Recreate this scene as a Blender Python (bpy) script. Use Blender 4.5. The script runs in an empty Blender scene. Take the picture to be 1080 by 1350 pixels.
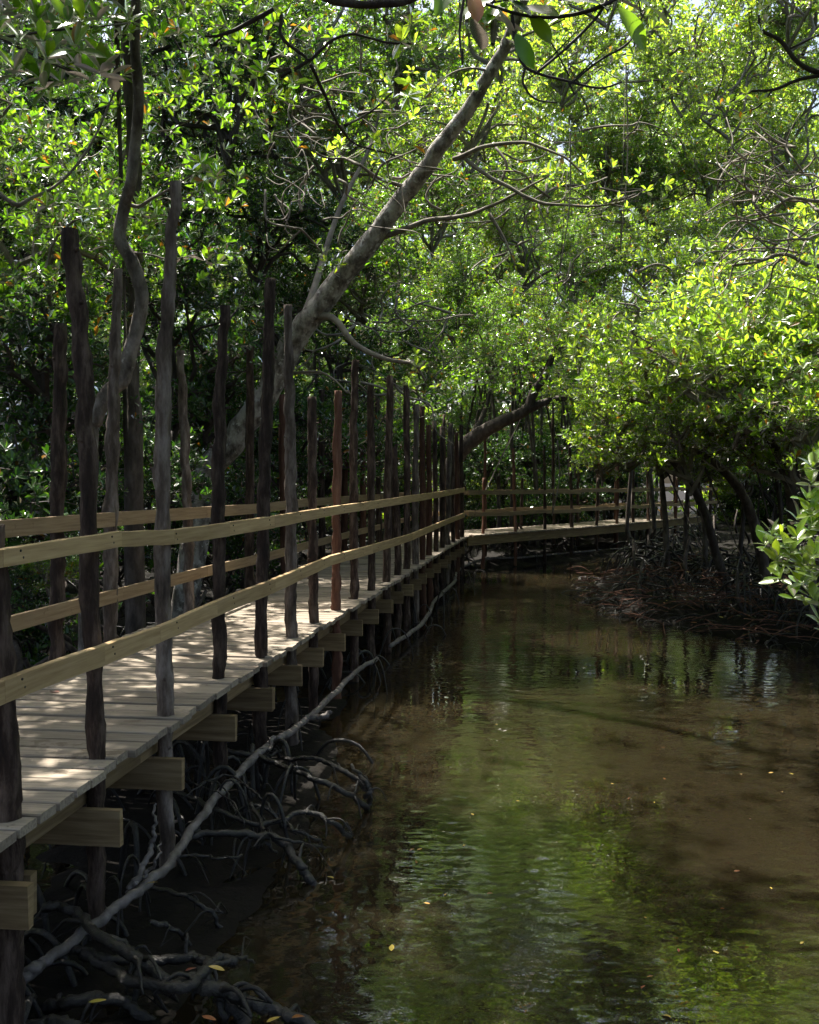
import bpy, math, random
import numpy as np
from mathutils import Vector, Matrix, noise as mnoise
R = random.Random(7)
NR = np.random.default_rng(11)
S = bpy.context.scene
C = S.collection

# ------------------------------------------------------------------ camera, light, exposure
F, HOR = 1300.0, 634.0            # focal length and horizon row in photo pixels (1080 x 1350)
EYE = 2.5                         # camera height above the water
PITCH = math.atan((675 - HOR) / F)
cam = bpy.data.objects.new('camera', bpy.data.cameras.new('camera')); C.objects.link(cam)
cam.location = (0, 0, EYE); cam.rotation_euler = (math.pi / 2 - PITCH, 0, 0)
cam.data.sensor_fit = 'VERTICAL'; cam.data.sensor_height = 24; cam.data.lens = 24 * F / 1350
cam.data.clip_start = 0.05; cam.data.clip_end = 2000
S.camera = cam

SUN = Vector((-0.24, 0.36, 1.0)).normalized()
w = bpy.data.worlds.new("World"); S.world = w; w.use_nodes = True
nt = w.node_tree; bg = nt.nodes['Background']
sky = nt.nodes.new('ShaderNodeTexSky'); sky.sky_type = 'NISHITA'; sky.sun_disc = False
sky.sun_elevation = math.asin(SUN.z); sky.sun_rotation = math.atan2(SUN.x, SUN.y)
sky.dust_density = 5.0; sky.air_density = 1.0
nt.links.new(sky.outputs[0], bg.inputs[0]); bg.inputs[1].default_value = 0.10
sl = bpy.data.lights.new('sun', 'SUN'); sl.energy = 5.0; sl.angle = math.radians(0.5); sl.color = (1, 0.95, 0.86)
so = bpy.data.objects.new('sun', sl); C.objects.link(so); so.location = (20, 20, 50)
so.rotation_euler = SUN.to_track_quat('Z', 'Y').to_euler()
S.view_settings.view_transform = 'Standard'; S.view_settings.look = 'None'
S.view_settings.exposure = 1.6; S.view_settings.gamma = 1
cy = S.cycles
cy.max_bounces = 5; cy.diffuse_bounces = 3; cy.glossy_bounces = 2; cy.transmission_bounces = 3; cy.transparent_max_bounces = 4
cy.caustics_reflective = False; cy.caustics_refractive = False
cy.use_denoising = True; cy.denoiser = 'OPENIMAGEDENOISE'

# ------------------------------------------------------------------ helpers
cp, sp = math.cos(PITCH), math.sin(PITCH)
def at(px, py, d):
    """point seen at photo pixel (px, py), d metres ahead of the camera"""
    x = (px - 540) / F; u = -(py - 675) / F
    v = Vector((x, cp + u * sp, -sp + u * cp)); v *= d / v.y
    return Vector((0, 0, EYE)) + v
def on(px, py, z):
    """point at pixel (px, py) on the level z"""
    x = (px - 540) / F; u = -(py - 675) / F
    v = Vector((x, cp + u * sp, -sp + u * cp)); v *= (z - EYE) / v.z
    return Vector((0, 0, EYE)) + v
def proj(p):
    v = p - Vector((0, 0, EYE)); f = v.y * cp - v.z * sp; u = v.y * sp + v.z * cp
    return 540 + F * v.x / f, 675 - F * u / f

def tag(o, label=None, cat=None, group=None, kind=None):
    if label: o['label'] = label
    if cat: o['category'] = cat
    if group: o['group'] = group
    if kind: o['kind'] = kind
    return o
def empty(name, loc, label, cat, group=None):
    o = bpy.data.objects.new(name, None); C.objects.link(o); o.location = loc; o.empty_display_size = .2
    return tag(o, label, cat, group)
def link(name, me, parent=None, loc=None, rot=None, scale=None):
    o = bpy.data.objects.new(name, me); C.objects.link(o)
    if parent: o.parent = parent
    if loc is not None: o.location = loc
    if rot is not None: o.rotation_euler = rot
    if scale is not None: o.scale = scale if hasattr(scale, '__len__') else (scale,) * 3
    return o

class MB:
    """collects pieces of geometry and builds one mesh"""
    def __init__(s): s.V = []; s.Q = []; s.A = []; s.n = 0
    def add(s, v, q, a=None):
        v = np.asarray(v, float).reshape(-1, 3); q = np.asarray(q, int).reshape(-1, 4) + s.n
        s.V.append(v); s.Q.append(q); s.n += len(v)
        s.A.append(np.full(len(q), .5) if a is None else np.asarray(a, float))
    def mesh(s, name, mat, off=(0, 0, 0), smooth=False):
        V = np.concatenate(s.V) - np.asarray(off, float); Q = np.concatenate(s.Q); A = np.concatenate(s.A)
        me = bpy.data.meshes.new(name)
        me.vertices.add(len(V)); me.vertices.foreach_set('co', V.astype(np.float32).ravel())
        me.loops.add(Q.size); me.loops.foreach_set('vertex_index', Q.astype(np.int32).ravel())
        me.polygons.add(len(Q)); me.polygons.foreach_set('loop_start', np.arange(0, Q.size, 4, dtype=np.int32))
        me.polygons.foreach_set('loop_total', np.full(len(Q), 4, dtype=np.int32))
        me.polygons.foreach_set('use_smooth', np.full(len(Q), smooth, dtype=bool))
        at_ = me.attributes.new('rnd', 'FLOAT', 'FACE'); at_.data.foreach_set('value', A.astype(np.float32))
        me.materials.append(mat); me.update(calc_edges=True); me.validate()
        return me
    def build(s, name, mat, parent=None, smooth=False):
        off = parent.location if parent else (0, 0, 0)
        return link(name, s.mesh(name, mat, off, smooth), parent)

def smooth_path(pts, n):
    """Catmull-Rom through pts (rows of any width), n samples per span"""
    P = np.asarray(pts, float)
    if len(P) < 3: n = max(n, 2)
    Pe = np.vstack([2 * P[0] - P[1], P, 2 * P[-1] - P[-2]]); out = []
    for i in range(len(P) - 1):
        a, b, c, d = Pe[i:i + 4]
        for k in range(n):
            t = k / n
            out.append(.5 * (2 * b + (c - a) * t + (2 * a - 5 * b + 4 * c - d) * t * t + (3 * b - a - 3 * c + d) * t ** 3))
    out.append(P[-1]); return np.array(out)
def tube(mb, pts, rad, seg=8, n=4, rough=.0, wob=.0, cap=True, a=.5):
    pts = [tuple(p) for p in pts]
    if not hasattr(rad, '__len__'): rad = [rad] * len(pts)
    if len(rad) != len(pts): rad = np.interp(np.linspace(0, 1, len(pts)), np.linspace(0, 1, len(rad)), rad)
    P = smooth_path([tuple(p) + (r,) for p, r in zip(pts, rad)], n)
    c, r = P[:, :3], np.maximum(P[:, 3], .0008)
    if wob:
        ph = NR.uniform(0, 6.28, 6); s_ = np.linspace(0, 1, len(c)) * len(c)
        c = c + wob * np.stack([np.sin(s_ * .7 + ph[0]) + .5 * np.sin(s_ * 1.9 + ph[1]), np.sin(s_ * .6 + ph[2]) + .5 * np.sin(s_ * 1.7 + ph[3]), .4 * np.sin(s_ + ph[4])], 1)
    T = np.gradient(c, axis=0); T /= np.linalg.norm(T, axis=1)[:, None] + 1e-9
    up = np.array([0, 0, 1.]) if abs(T[0, 2]) < .9 else np.array([1., 0, 0])
    A = np.cross(T, up); A /= np.linalg.norm(A, axis=1)[:, None] + 1e-9
    for i in range(1, len(A)):                     # parallel transport
        v = A[i - 1] - T[i] * A[i - 1].dot(T[i]); A[i] = v / (np.linalg.norm(v) + 1e-9)
    B = np.cross(T, A); th = np.arange(seg) * 2 * math.pi / seg
    rr = r[:, None] * (1 + rough * NR.normal(0, 1, (len(r), seg)))
    V = c[:, None, :] + rr[..., None] * (np.cos(th)[None, :, None] * A[:, None, :] + np.sin(th)[None, :, None] * B[:, None, :])
    V = V.reshape(-1, 3); m = len(c); i = np.arange(m - 1)[:, None] * seg; j = np.arange(seg)[None, :]; j2 = (j + 1) % seg
    Q = np.stack([i + j, i + j2, i + seg + j2, i + seg + j], -1).reshape(-1, 4)
    if cap:
        V = np.vstack([V, c[0], c[-1]]); k0, k1 = m * seg, m * seg + 1
        q = []
        for s0 in range(0, seg, 2):
            q.append([k0, (s0 + 2) % seg, s0 + 1, s0]); q.append([k1, (m - 1) * seg + s0, (m - 1) * seg + s0 + 1, (m - 1) * seg + (s0 + 2) % seg])
        Q = np.vstack([Q, q])
    mb.add(V, Q, np.full(len(Q), a))
    return c
BOXQ = [[0, 3, 2, 1], [4, 5, 6, 7], [0, 1, 5, 4], [1, 2, 6, 5], [2, 3, 7, 6], [3, 0, 4, 7]]
def beam(mb, a, b, th, ht, jit=0):
    """straight board from a to b (centre of its top edge), thickness th sideways, height ht downwards"""
    a = np.array(a, float); b = np.array(b, float); d = b - a; d /= np.linalg.norm(d)
    s = np.cross(d, [0, 0, 1]); s /= np.linalg.norm(s); z = np.array([0, 0, 1.])
    V = [p + s * sx * th / 2 + z * zz for zz in (-ht, 0) for p, sx in ((a, -1), (b, -1), (b, 1), (a, 1))]
    V = np.array(V) + NR.normal(0, jit, (8, 3)) if jit else np.array(V)
    mb.add(V, BOXQ)

# ------------------------------------------------------------------ materials
def mat(name):
    m = bpy.data.materials.new(name); m.use_nodes = True; t = m.node_tree
    return m, t, t.nodes['Principled BSDF'], t.nodes['Material Output']
def nd(t, typ, **kw):
    n = t.nodes.new(typ)
    for k, v in kw.items():
        if k in n.inputs: n.inputs[k].default_value = v
        else: setattr(n, k, v)
    return n
def ramp(t, fac, stops):
    r = t.nodes.new('ShaderNodeValToRGB'); e = r.color_ramp.elements
    while len(e) < len(stops): e.new(.5)
    for el, (p, c) in zip(e, stops): el.position = p; el.color = (*c, 1)
    t.links.new(fac, r.inputs[0]); return r.outputs[0]
def wood(name, stops, scale=(1, 1, 1), freq=8, rough=.8, bump=.4, dist=.01, objrnd=0, spots=None, detail=6, spec=.3):
    """bark or sawn timber: two stretched noises drive colour and relief"""
    m, t, b, o = mat(name); L = t.links.new
    tc = t.nodes.new('ShaderNodeTexCoord'); mp = t.nodes.new('ShaderNodeMapping'); mp.inputs['Scale'].default_value = scale
    vec = tc.outputs['Object']
    oi = t.nodes.new('ShaderNodeObjectInfo')
    va = nd(t, 'ShaderNodeVectorMath', operation='MULTIPLY_ADD'); cmb = t.nodes.new('ShaderNodeCombineXYZ')
    for i in range(3): L(oi.outputs['Random'], cmb.inputs[i])
    L(cmb.outputs[0], va.inputs[0]); va.inputs[1].default_value = (37, 51, 23); L(vec, va.inputs[2])
    L(va.outputs[0], mp.inputs[0])
    n1 = nd(t, 'ShaderNodeTexNoise', Scale=freq, Detail=detail, Roughness=.65); L(mp.outputs[0], n1.inputs['Vector'])
    col = ramp(t, n1.outputs[0], stops)
    if objrnd:
        hs = nd(t, 'ShaderNodeHueSaturation'); mr = nd(t, 'ShaderNodeMapRange'); mr.inputs['To Min'].default_value = 1 - objrnd; mr.inputs['To Max'].default_value = 1 + objrnd
        L(oi.outputs['Random'], mr.inputs[0]); L(mr.outputs[0], hs.inputs['Value']); L(col, hs.inputs['Color']); col = hs.outputs[0]
    if spots:
        n3 = nd(t, 'ShaderNodeTexNoise', Scale=spots[0], Detail=5, Roughness=.7); L(va.outputs[0], n3.inputs['Vector'])
        f = ramp(t, n3.outputs[0], [(spots[1], (0, 0, 0)), (spots[1] + .07, (1, 1, 1))])
        mx = nd(t, 'ShaderNodeMix', data_type='RGBA'); L(f, mx.inputs[0]); L(col, mx.inputs[6]); mx.inputs[7].default_value = (*spots[2], 1); col = mx.outputs[2]
    L(col, b.inputs['Base Color']); b.inputs['Roughness'].default_value = rough; b.inputs['Specular IOR Level'].default_value = spec
    n2 = nd(t, 'ShaderNodeTexNoise', Scale=freq * 2.3, Detail=8, Roughness=.7); L(mp.outputs[0], n2.inputs['Vector'])
    bp = nd(t, 'ShaderNodeBump', Strength=bump, Distance=dist); L(n2.outputs[0], bp.inputs['Height']); L(bp.outputs[0], b.inputs['Normal'])
    return m
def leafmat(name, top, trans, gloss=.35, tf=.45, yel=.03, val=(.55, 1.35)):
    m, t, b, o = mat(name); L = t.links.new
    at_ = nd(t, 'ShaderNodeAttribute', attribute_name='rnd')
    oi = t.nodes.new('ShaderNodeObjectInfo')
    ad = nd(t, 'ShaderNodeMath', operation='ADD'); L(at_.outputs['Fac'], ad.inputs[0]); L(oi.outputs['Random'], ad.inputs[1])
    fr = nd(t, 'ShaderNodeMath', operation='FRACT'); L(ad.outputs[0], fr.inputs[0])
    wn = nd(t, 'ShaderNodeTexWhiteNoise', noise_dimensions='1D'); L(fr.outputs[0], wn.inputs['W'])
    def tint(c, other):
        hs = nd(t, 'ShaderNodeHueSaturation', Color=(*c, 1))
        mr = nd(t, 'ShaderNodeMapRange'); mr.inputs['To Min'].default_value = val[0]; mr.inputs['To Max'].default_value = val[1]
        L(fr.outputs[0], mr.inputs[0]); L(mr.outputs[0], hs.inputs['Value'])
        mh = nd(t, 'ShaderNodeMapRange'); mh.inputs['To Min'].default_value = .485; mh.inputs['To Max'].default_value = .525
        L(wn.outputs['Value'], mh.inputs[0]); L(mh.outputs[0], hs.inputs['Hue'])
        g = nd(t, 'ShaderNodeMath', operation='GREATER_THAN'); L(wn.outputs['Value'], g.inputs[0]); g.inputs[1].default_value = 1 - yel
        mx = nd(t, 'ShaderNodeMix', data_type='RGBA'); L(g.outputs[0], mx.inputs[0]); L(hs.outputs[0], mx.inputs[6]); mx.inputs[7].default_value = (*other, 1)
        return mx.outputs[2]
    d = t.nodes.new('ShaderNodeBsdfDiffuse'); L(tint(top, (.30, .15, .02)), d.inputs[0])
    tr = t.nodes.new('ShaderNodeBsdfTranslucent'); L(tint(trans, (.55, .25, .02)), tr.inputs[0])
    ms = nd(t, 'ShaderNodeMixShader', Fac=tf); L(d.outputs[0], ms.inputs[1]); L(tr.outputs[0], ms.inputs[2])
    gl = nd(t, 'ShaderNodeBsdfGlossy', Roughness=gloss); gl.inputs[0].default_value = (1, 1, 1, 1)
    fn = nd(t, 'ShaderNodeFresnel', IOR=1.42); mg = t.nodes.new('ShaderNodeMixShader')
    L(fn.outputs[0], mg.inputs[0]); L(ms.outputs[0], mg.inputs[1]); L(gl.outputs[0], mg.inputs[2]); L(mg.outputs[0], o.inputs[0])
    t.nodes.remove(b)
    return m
M = {}
M['post'] = wood('dark_pole_bark', [(.30, (.014, .008, .006)), (.48, (.045, .027, .019)), (.66, (.15, .105, .08))], (1, 1, .22), 17, .85, 1, .035, .35)
M['postred'] = wood('red_pole_bark', [(.25, (.035, .014, .008)), (.5, (.10, .045, .028)), (.75, (.17, .10, .07))], (1, 1, .16), 14, .85, .7, .02, .3)
M['postgrey'] = wood('grey_pole_bark', [(.30, (.035, .024, .018)), (.48, (.12, .09, .07)), (.66, (.28, .23, .195))], (1, 1, .25), 14, .85, 1, .035, .2)
M['deck'] = wood('weathered_decking', [(.25, (.12, .092, .066)), (.5, (.25, .205, .155)), (.75, (.36, .305, .24))], (1.2, 26, 26), 2.2, .75, .5, .005, .28, spots=(4, .60, (.13, .10, .07)))
M['rail'] = wood('treated_pine', [(.25, (.25, .155, .072)), (.5, (.42, .29, .145)), (.75, (.54, .39, .215))], (.7, .7, 16), 2.5, .65, .3, .003, .12, spots=(5, .66, (.17, .11, .05)))
M['railold'] = wood('orange_pine', [(.25, (.18, .115, .06)), (.5, (.31, .215, .12)), (.75, (.42, .31, .19))], (.7, .7, 16), 2.5, .65, .3, .003, .12, spots=(6, .64, (.14, .08, .04)))
M['beam'] = wood('sawn_bearer_timber', [(.25, (.10, .064, .030)), (.5, (.20, .138, .070)), (.75, (.31, .23, .13))], (.8, .8, 14), 2.5, .75, .4, .004, .2)
M['bark'] = wood('grey_trunk_bark', [(.34, (.05, .042, .036)), (.46, (.20, .178, .158)), (.60, (.46, .43, .395))], (1, 1, .6), 7, .85, 1, .04, 0, spots=(9, .56, (.58, .56, .53)))
M['barkmid'] = wood('grey_brown_bark', [(.30, (.045, .036, .03)), (.47, (.14, .118, .10)), (.66, (.30, .265, .235))], (1, 1, .5), 9, .85, 1, .03, 0, spots=(12, .62, (.40, .37, .33)))
M['darkbark'] = wood('dark_trunk_bark', [(.28, (.025, .02, .016)), (.5, (.075, .06, .05)), (.75, (.17, .145, .125))], (1, 1, .4), 8, .85, .8, .03, .2)
M['twig'] = wood('pale_twig_bark', [(.3, (.10, .085, .07)), (.6, (.27, .24, .20)), (.8, (.40, .36, .31))], (1, 1, 1), 5, .8, .3, .01)
M['dtwig'] = wood('dark_twig_bark', [(.3, (.02, .016, .012)), (.6, (.06, .048, .04)), (.8, (.12, .10, .08))], (1, 1, 1), 5, .7, .3, .01)
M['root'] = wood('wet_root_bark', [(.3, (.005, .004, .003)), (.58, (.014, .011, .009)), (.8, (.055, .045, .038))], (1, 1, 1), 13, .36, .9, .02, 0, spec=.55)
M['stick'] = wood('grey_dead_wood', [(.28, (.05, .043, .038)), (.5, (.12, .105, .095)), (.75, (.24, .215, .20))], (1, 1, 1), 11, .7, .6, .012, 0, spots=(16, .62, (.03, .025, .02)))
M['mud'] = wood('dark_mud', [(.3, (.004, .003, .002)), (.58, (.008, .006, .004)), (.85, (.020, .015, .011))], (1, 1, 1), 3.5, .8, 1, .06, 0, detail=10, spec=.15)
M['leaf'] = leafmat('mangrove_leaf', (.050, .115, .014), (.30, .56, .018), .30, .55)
M['leafsun'] = leafmat('sunlit_mangrove_leaf', (.115, .20, .024), (.56, .82, .045), .32, .62, .035)  # sunlit copy of the leaf: sunshine put into the colour
M['leafshade'] = leafmat('shaded_mangrove_leaf', (.030, .075, .014), (.12, .28, .012), .26, .38, .012)  # shaded copy of the leaf: thicket shade put into the colour
M['leafbig'] = leafmat('young_mangrove_leaf', (.13, .20, .022), (.50, .66, .035), .28, .5, .0, (.75, 1.2))
M['leafblue'] = leafmat('dull_green_leaf', (.035, .07, .04), (.10, .16, .03), .25, .3, 0, (.8, 1.2))
M['leafred'] = leafmat('orange_old_leaf', (.28, .07, .015), (.55, .14, .02), .3, .45, 0, (.8, 1.1))
M['leafyel'] = leafmat('fallen_yellow_leaf', (.45, .30, .06), (.5, .3, .04), .3, .2, 0, (.7, 1.1))
# muddy creek water
m, t, b, o = mat('muddy_water'); L = t.links.new
tc = t.nodes.new('ShaderNodeTexCoord')
nb = nd(t, 'ShaderNodeTexNoise', Scale=.35, Detail=3); L(tc.outputs['Object'], nb.inputs['Vector'])
L(ramp(t, nb.outputs[0], [(.3, (.0115, .0088, .0046)), (.7, (.0185, .0145, .0075))]), b.inputs['Base Color'])
b.subsurface_method = 'BURLEY'; b.inputs['Subsurface Weight'].default_value = .85; b.inputs['Subsurface Radius'].default_value = (1.0, .8, .5); b.inputs['Subsurface Scale'].default_value = .45
b.inputs['Roughness'].default_value = .008; b.inputs['IOR'].default_value = 1.5; b.inputs['Specular IOR Level'].default_value = .8
mpw = t.nodes.new('ShaderNodeMapping'); mpw.inputs['Scale'].default_value = (1, 1.5, 1); L(tc.outputs['Object'], mpw.inputs[0])
w1 = nd(t, 'ShaderNodeTexNoise', Scale=5.0, Detail=1, Roughness=.5); L(mpw.outputs[0], w1.inputs['Vector'])
w2 = nd(t, 'ShaderNodeTexNoise', Scale=17, Detail=2, Roughness=.6); L(mpw.outputs[0], w2.inputs['Vector'])
pt = nd(t, 'ShaderNodeTexNoise', Scale=.5, Detail=2); L(tc.outputs['Object'], pt.inputs['Vector'])
pr = nd(t, 'ShaderNodeMapRange'); pr.inputs['From Min'].default_value = .35; pr.inputs['From Max'].default_value = .65; pr.inputs['To Min'].default_value = .12; pr.inputs['To Max'].default_value = 1; L(pt.outputs[0], pr.inputs[0])
ml = nd(t, 'ShaderNodeMath', operation='MULTIPLY'); L(w2.outputs[0], ml.inputs[0]); L(pr.outputs[0], ml.inputs[1])
ml2 = nd(t, 'ShaderNodeMath', operation='MULTIPLY'); L(ml.outputs[0], ml2.inputs[0]); ml2.inputs[1].default_value = .20
adw = nd(t, 'ShaderNodeMath', operation='ADD'); L(w1.outputs[0], adw.inputs[0]); L(ml2.outputs[0], adw.inputs[1])
bw = nd(t, 'ShaderNodeBump', Strength=.75, Distance=.012); mw = nd(t, 'ShaderNodeMath', operation='MULTIPLY'); L(adw.outputs[0], mw.inputs[0]); L(pr.outputs[0], mw.inputs[1]); L(mw.outputs[0], bw.inputs['Height']); L(bw.outputs[0], b.inputs['Normal'])
M['water'] = m

# ------------------------------------------------------------------ boardwalk line (posts on the water side of the deck)
DZ = 1.03                                           # deck level above the water
near = [ # base x, base y, top x, top y, width at top, width at base, [mid x, mid y], bark
 (10, 1078, -12, 692, 35, 38, None, 'post'), (126, 998, 93, 302, 20, 23, (112, 560), 'post'), (217, 943, 231, 240, 15, 21, (215, 560), 'postgrey'),
 (289, 895, 297, 403, 13, 17, (289, 600), 'post'), (344, 865, 357, 367, 13, 17, (350, 600), 'post'), (384, 840, 380, 402, 11, 15, (383, 600), 'postgrey'),
 (414, 821, 411, 523, 11, 13, (412, 700), 'post'), (443, 805, 446, 515, 10, 12, (444, 700), 'postred'), (467, 790, 469, 475, 9, 11, (466, 640), 'post'),
 (490, 778, 489, 508, 9, 10, None, 'post'), (510, 767, 514, 495, 9, 10, None, 'post'), (525, 758, 520, 590, 8, 9, None, 'post'), (537, 750, 536, 508, 8, 9, None, 'post'),
 (548, 744, 549, 533, 8, 9, None, 'postgrey'), (557, 738, 557, 536, 7, 8, None, 'postred'), (566, 732, 565, 560, 7, 8, None, 'postred'), (575, 727, 573, 555, 6, 7, None, 'post'),
 (583, 722, 583, 562, 6, 7, None, 'post'), (590, 718, 594, 558, 6, 7, None, 'postgrey'), (597, 714, 596, 565, 5, 6, None, 'post'), (603, 711, 602, 570, 6, 7, None, 'postred'), (609, 708, 608, 560, 5, 6, None, 'post')]
npos = [on(a[0], a[1], DZ) for a in near]
xs = np.array([p.x for p in npos]); ys = np.array([p.y for p in npos])
pf = np.poly1d(np.polyfit(np.append(ys, [2.5, 0]), np.append(xs, [-1.92, -2.1]), 4)) # smooth plan curve x(y)
YC = 26.8                                            # where the walk turns
def nline(y): return Vector((pf(y), y, 0))
def ndir(y):
    d = Vector((pf(y + .05) - pf(y - .05), .1, 0)).normalized(); return d, Vector((d.y, -d.x, 0))   # along, towards the water
WID = 1.5
# second leg
A2 = Vector((pf(YC), YC, 0)); B2 = Vector((6.7, 33.2, 0)); C2 = Vector((13.5, 43.5, 0))

bw_ = empty('boardwalk', (npos[2].x, npos[2].y, DZ), 'plank boardwalk on mangrove poles with pale pine rails, curving beside the creek', 'boardwalk')
# planks
def plank_mesh(i):
    r = random.Random(i); V = []
    e0, e1 = r.uniform(-.02, .02), r.uniform(-.02, .025); hw = .5 * (.153 + r.uniform(-.007, .007)); bv = .006
    prof = [(-hw, -.042), (hw, -.042), (hw, -bv), (hw - bv, 0), (-hw + bv, 0), (-hw, -bv)]
    X = [-.86 + e0, -.3, .3, .86 + e1]; sag = [0, r.uniform(-.003, .003), r.uniform(-.003, .003), 0]
    for x, s in zip(X, sag):
        for (y, z) in prof: V.append((x, y + (r.uniform(-.002, .002)), z + s))
    Q = []
    for k in range(3):
        for j in range(6): Q.append([k * 6 + j, (k + 1) * 6 + j, (k + 1) * 6 + (j + 1) % 6, k * 6 + (j + 1) % 6])
    for k, f in ((0, 1), (18, 0)):
        a = [[k, k + 1, k + 2, k + 5], [k + 2, k + 3, k + 4, k + 5]]
        Q += [q[::-1] if not f else q for q in a]
    mb = MB(); mb.add(V, Q); return mb.mesh('plank', M['deck'])
PM = [plank_mesh(i) for i in range(10)]
def put_plank(c, d, z, sy=1):
    side = Vector((d.y, -d.x, 0))
    o = link('plank', R.choice(PM), bw_, (c + Vector((0, 0, z))) - bw_.location)
    o.rotation_euler = (R.uniform(-.012, .012), R.uniform(-.004, .004), math.atan2(side.y, side.x) + R.uniform(-.008, .008)); o.scale = (1, sy, 1)
y = 1.2
while y < YC + .6:
    d, s = ndir(y); dd = .178
    c = nline(y) + s * (.12 - .86 + R.uniform(-.012, .012)); z = DZ + R.uniform(-.003, .004)
    put_plank(c, d, z); y += dd * d.y
def leg(P, Q, n0=0):
    d = (Q - P).normalized(); s = Vector((d.y, -d.x, 0)); Ln = (Q - P).length; k = n0
    while k < Ln:
        put_plank(P + d * k - s * (.86 - .12), d, DZ - .006 + R.uniform(-.003, .003), 1.22); k += .217
leg(A2, B2, .35); leg(B2, C2, .0)
# posts
def post(px, py, tx, ty, wt, wb, mid, bark, dep=None, base=None, bottom=-.4):
    p = base or on(px, py, DZ); d = p.y; k = d / F
    top = at(tx, ty, d + R.uniform(-.06, .06)); pts = [Vector((p.x + R.uniform(-.02, .02), p.y, bottom)), p]
    rad = [wb * k * .53, wb * k * .5]
    if mid: pts.append(at(mid[0], mid[1], d)); rad.append((wt * .35 + wb * .65) * k * .52)
    pts.append(top); rad.append(wt * k * .5)
    mb = MB(); P = smooth_path([tuple(q) + (r,) for q, r in zip(pts, rad)], 10)
    # knotty outline: slow wander plus cut branch stubs
    P[1:-1, 0] += NR.normal(0, .006, len(P) - 2); P[1:-1, 3] *= NR.uniform(.88, 1.16, len(P) - 2)
    seg = 12 if d < 14 else 8
    c = tube(mb, P[:, :3], P[:, 3], seg, 1 if d > 14 else 3, .07)
    if d < 16:
        for q in range(R.randint(4, 7)):
            i = R.randrange(3, len(c) - 1); a = R.uniform(0, 6.28); r0 = .045; v = Vector((math.cos(a), math.sin(a), .25))
            tube(mb, [Vector(c[i]) + v * .02, Vector(c[i]) + v * (r0 + R.uniform(.008, .035))], [.016, .009], 6, 2, .05)
    return mb.build('post', M[bark], bw_, True)
first = None
for i, a in enumerate(near):
    o = post(*a)
    if i == 2: o['label'] = 'tallest grey pole with knotty bark'
    if i == 1: o['label'] = 'dark crooked leaning pole'
    if i == 7: o['label'] = 'reddish brown pole'
far_side = [(75, 872, 80, 427, 16, 20, (77, 640), 'post'), (146, 850, 156, 355, 12, 19, (148, 600), 'postgrey'), (250, 805, 238, 462, 10, 13, (246, 640), 'postgrey'), (329, 775, 330, 455, 10, 13, None, 'post'),
  (376, 756, 372, 520, 9, 11, None, 'postred'), (425, 742, 424, 512, 8, 10, None, 'post'), (454, 731, 455, 560, 8, 9, None, 'postred'), (478, 726, 479, 552, 7, 9, None, 'postred'), (500, 720, 497, 512, 7, 8, None, 'post'), (519, 717, 521, 575, 7, 8, None, 'post'),
  (536, 711, 535, 560, 6, 7, None, 'postred'), (548, 708, 548, 580, 6, 7, None, 'post'), (560, 705, 558, 570, 5, 6, None, 'post')]
for a in far_side:
    p = on(a[0], a[1], DZ); d, s = ndir(p.y); q = nline(p.y) - s * (WID + .02)
    q.z = DZ; dx = proj(q)[0] - a[0]
    post(a[0], a[1], a[2] + dx * .0, a[3], *a[4:], base=Vector((p.x, p.y, DZ)))
# far leg posts, both sides, with long tops
def leg_posts(P, Q, n, off):
    d = (Q - P).normalized(); s = Vector((d.y, -d.x, 0)); out = []
    for i in range(n):
        b = P + (Q - P) * ((i + .5) / n) + s * off; b.z = DZ; x, yy = proj(b)
        post(x, yy, x + R.uniform(-3, 3), R.uniform(545, 600) if R.random() < .75 else 630, 3.6, 4.4, None, R.choice(['post', 'postred']), base=b); out.append(b)
leg_posts(A2, B2, 5, 0); leg_posts(B2, C2, 8, 0); leg_posts(A2, B2, 4, -WID); leg_posts(B2, C2, 7, -WID)
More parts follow.
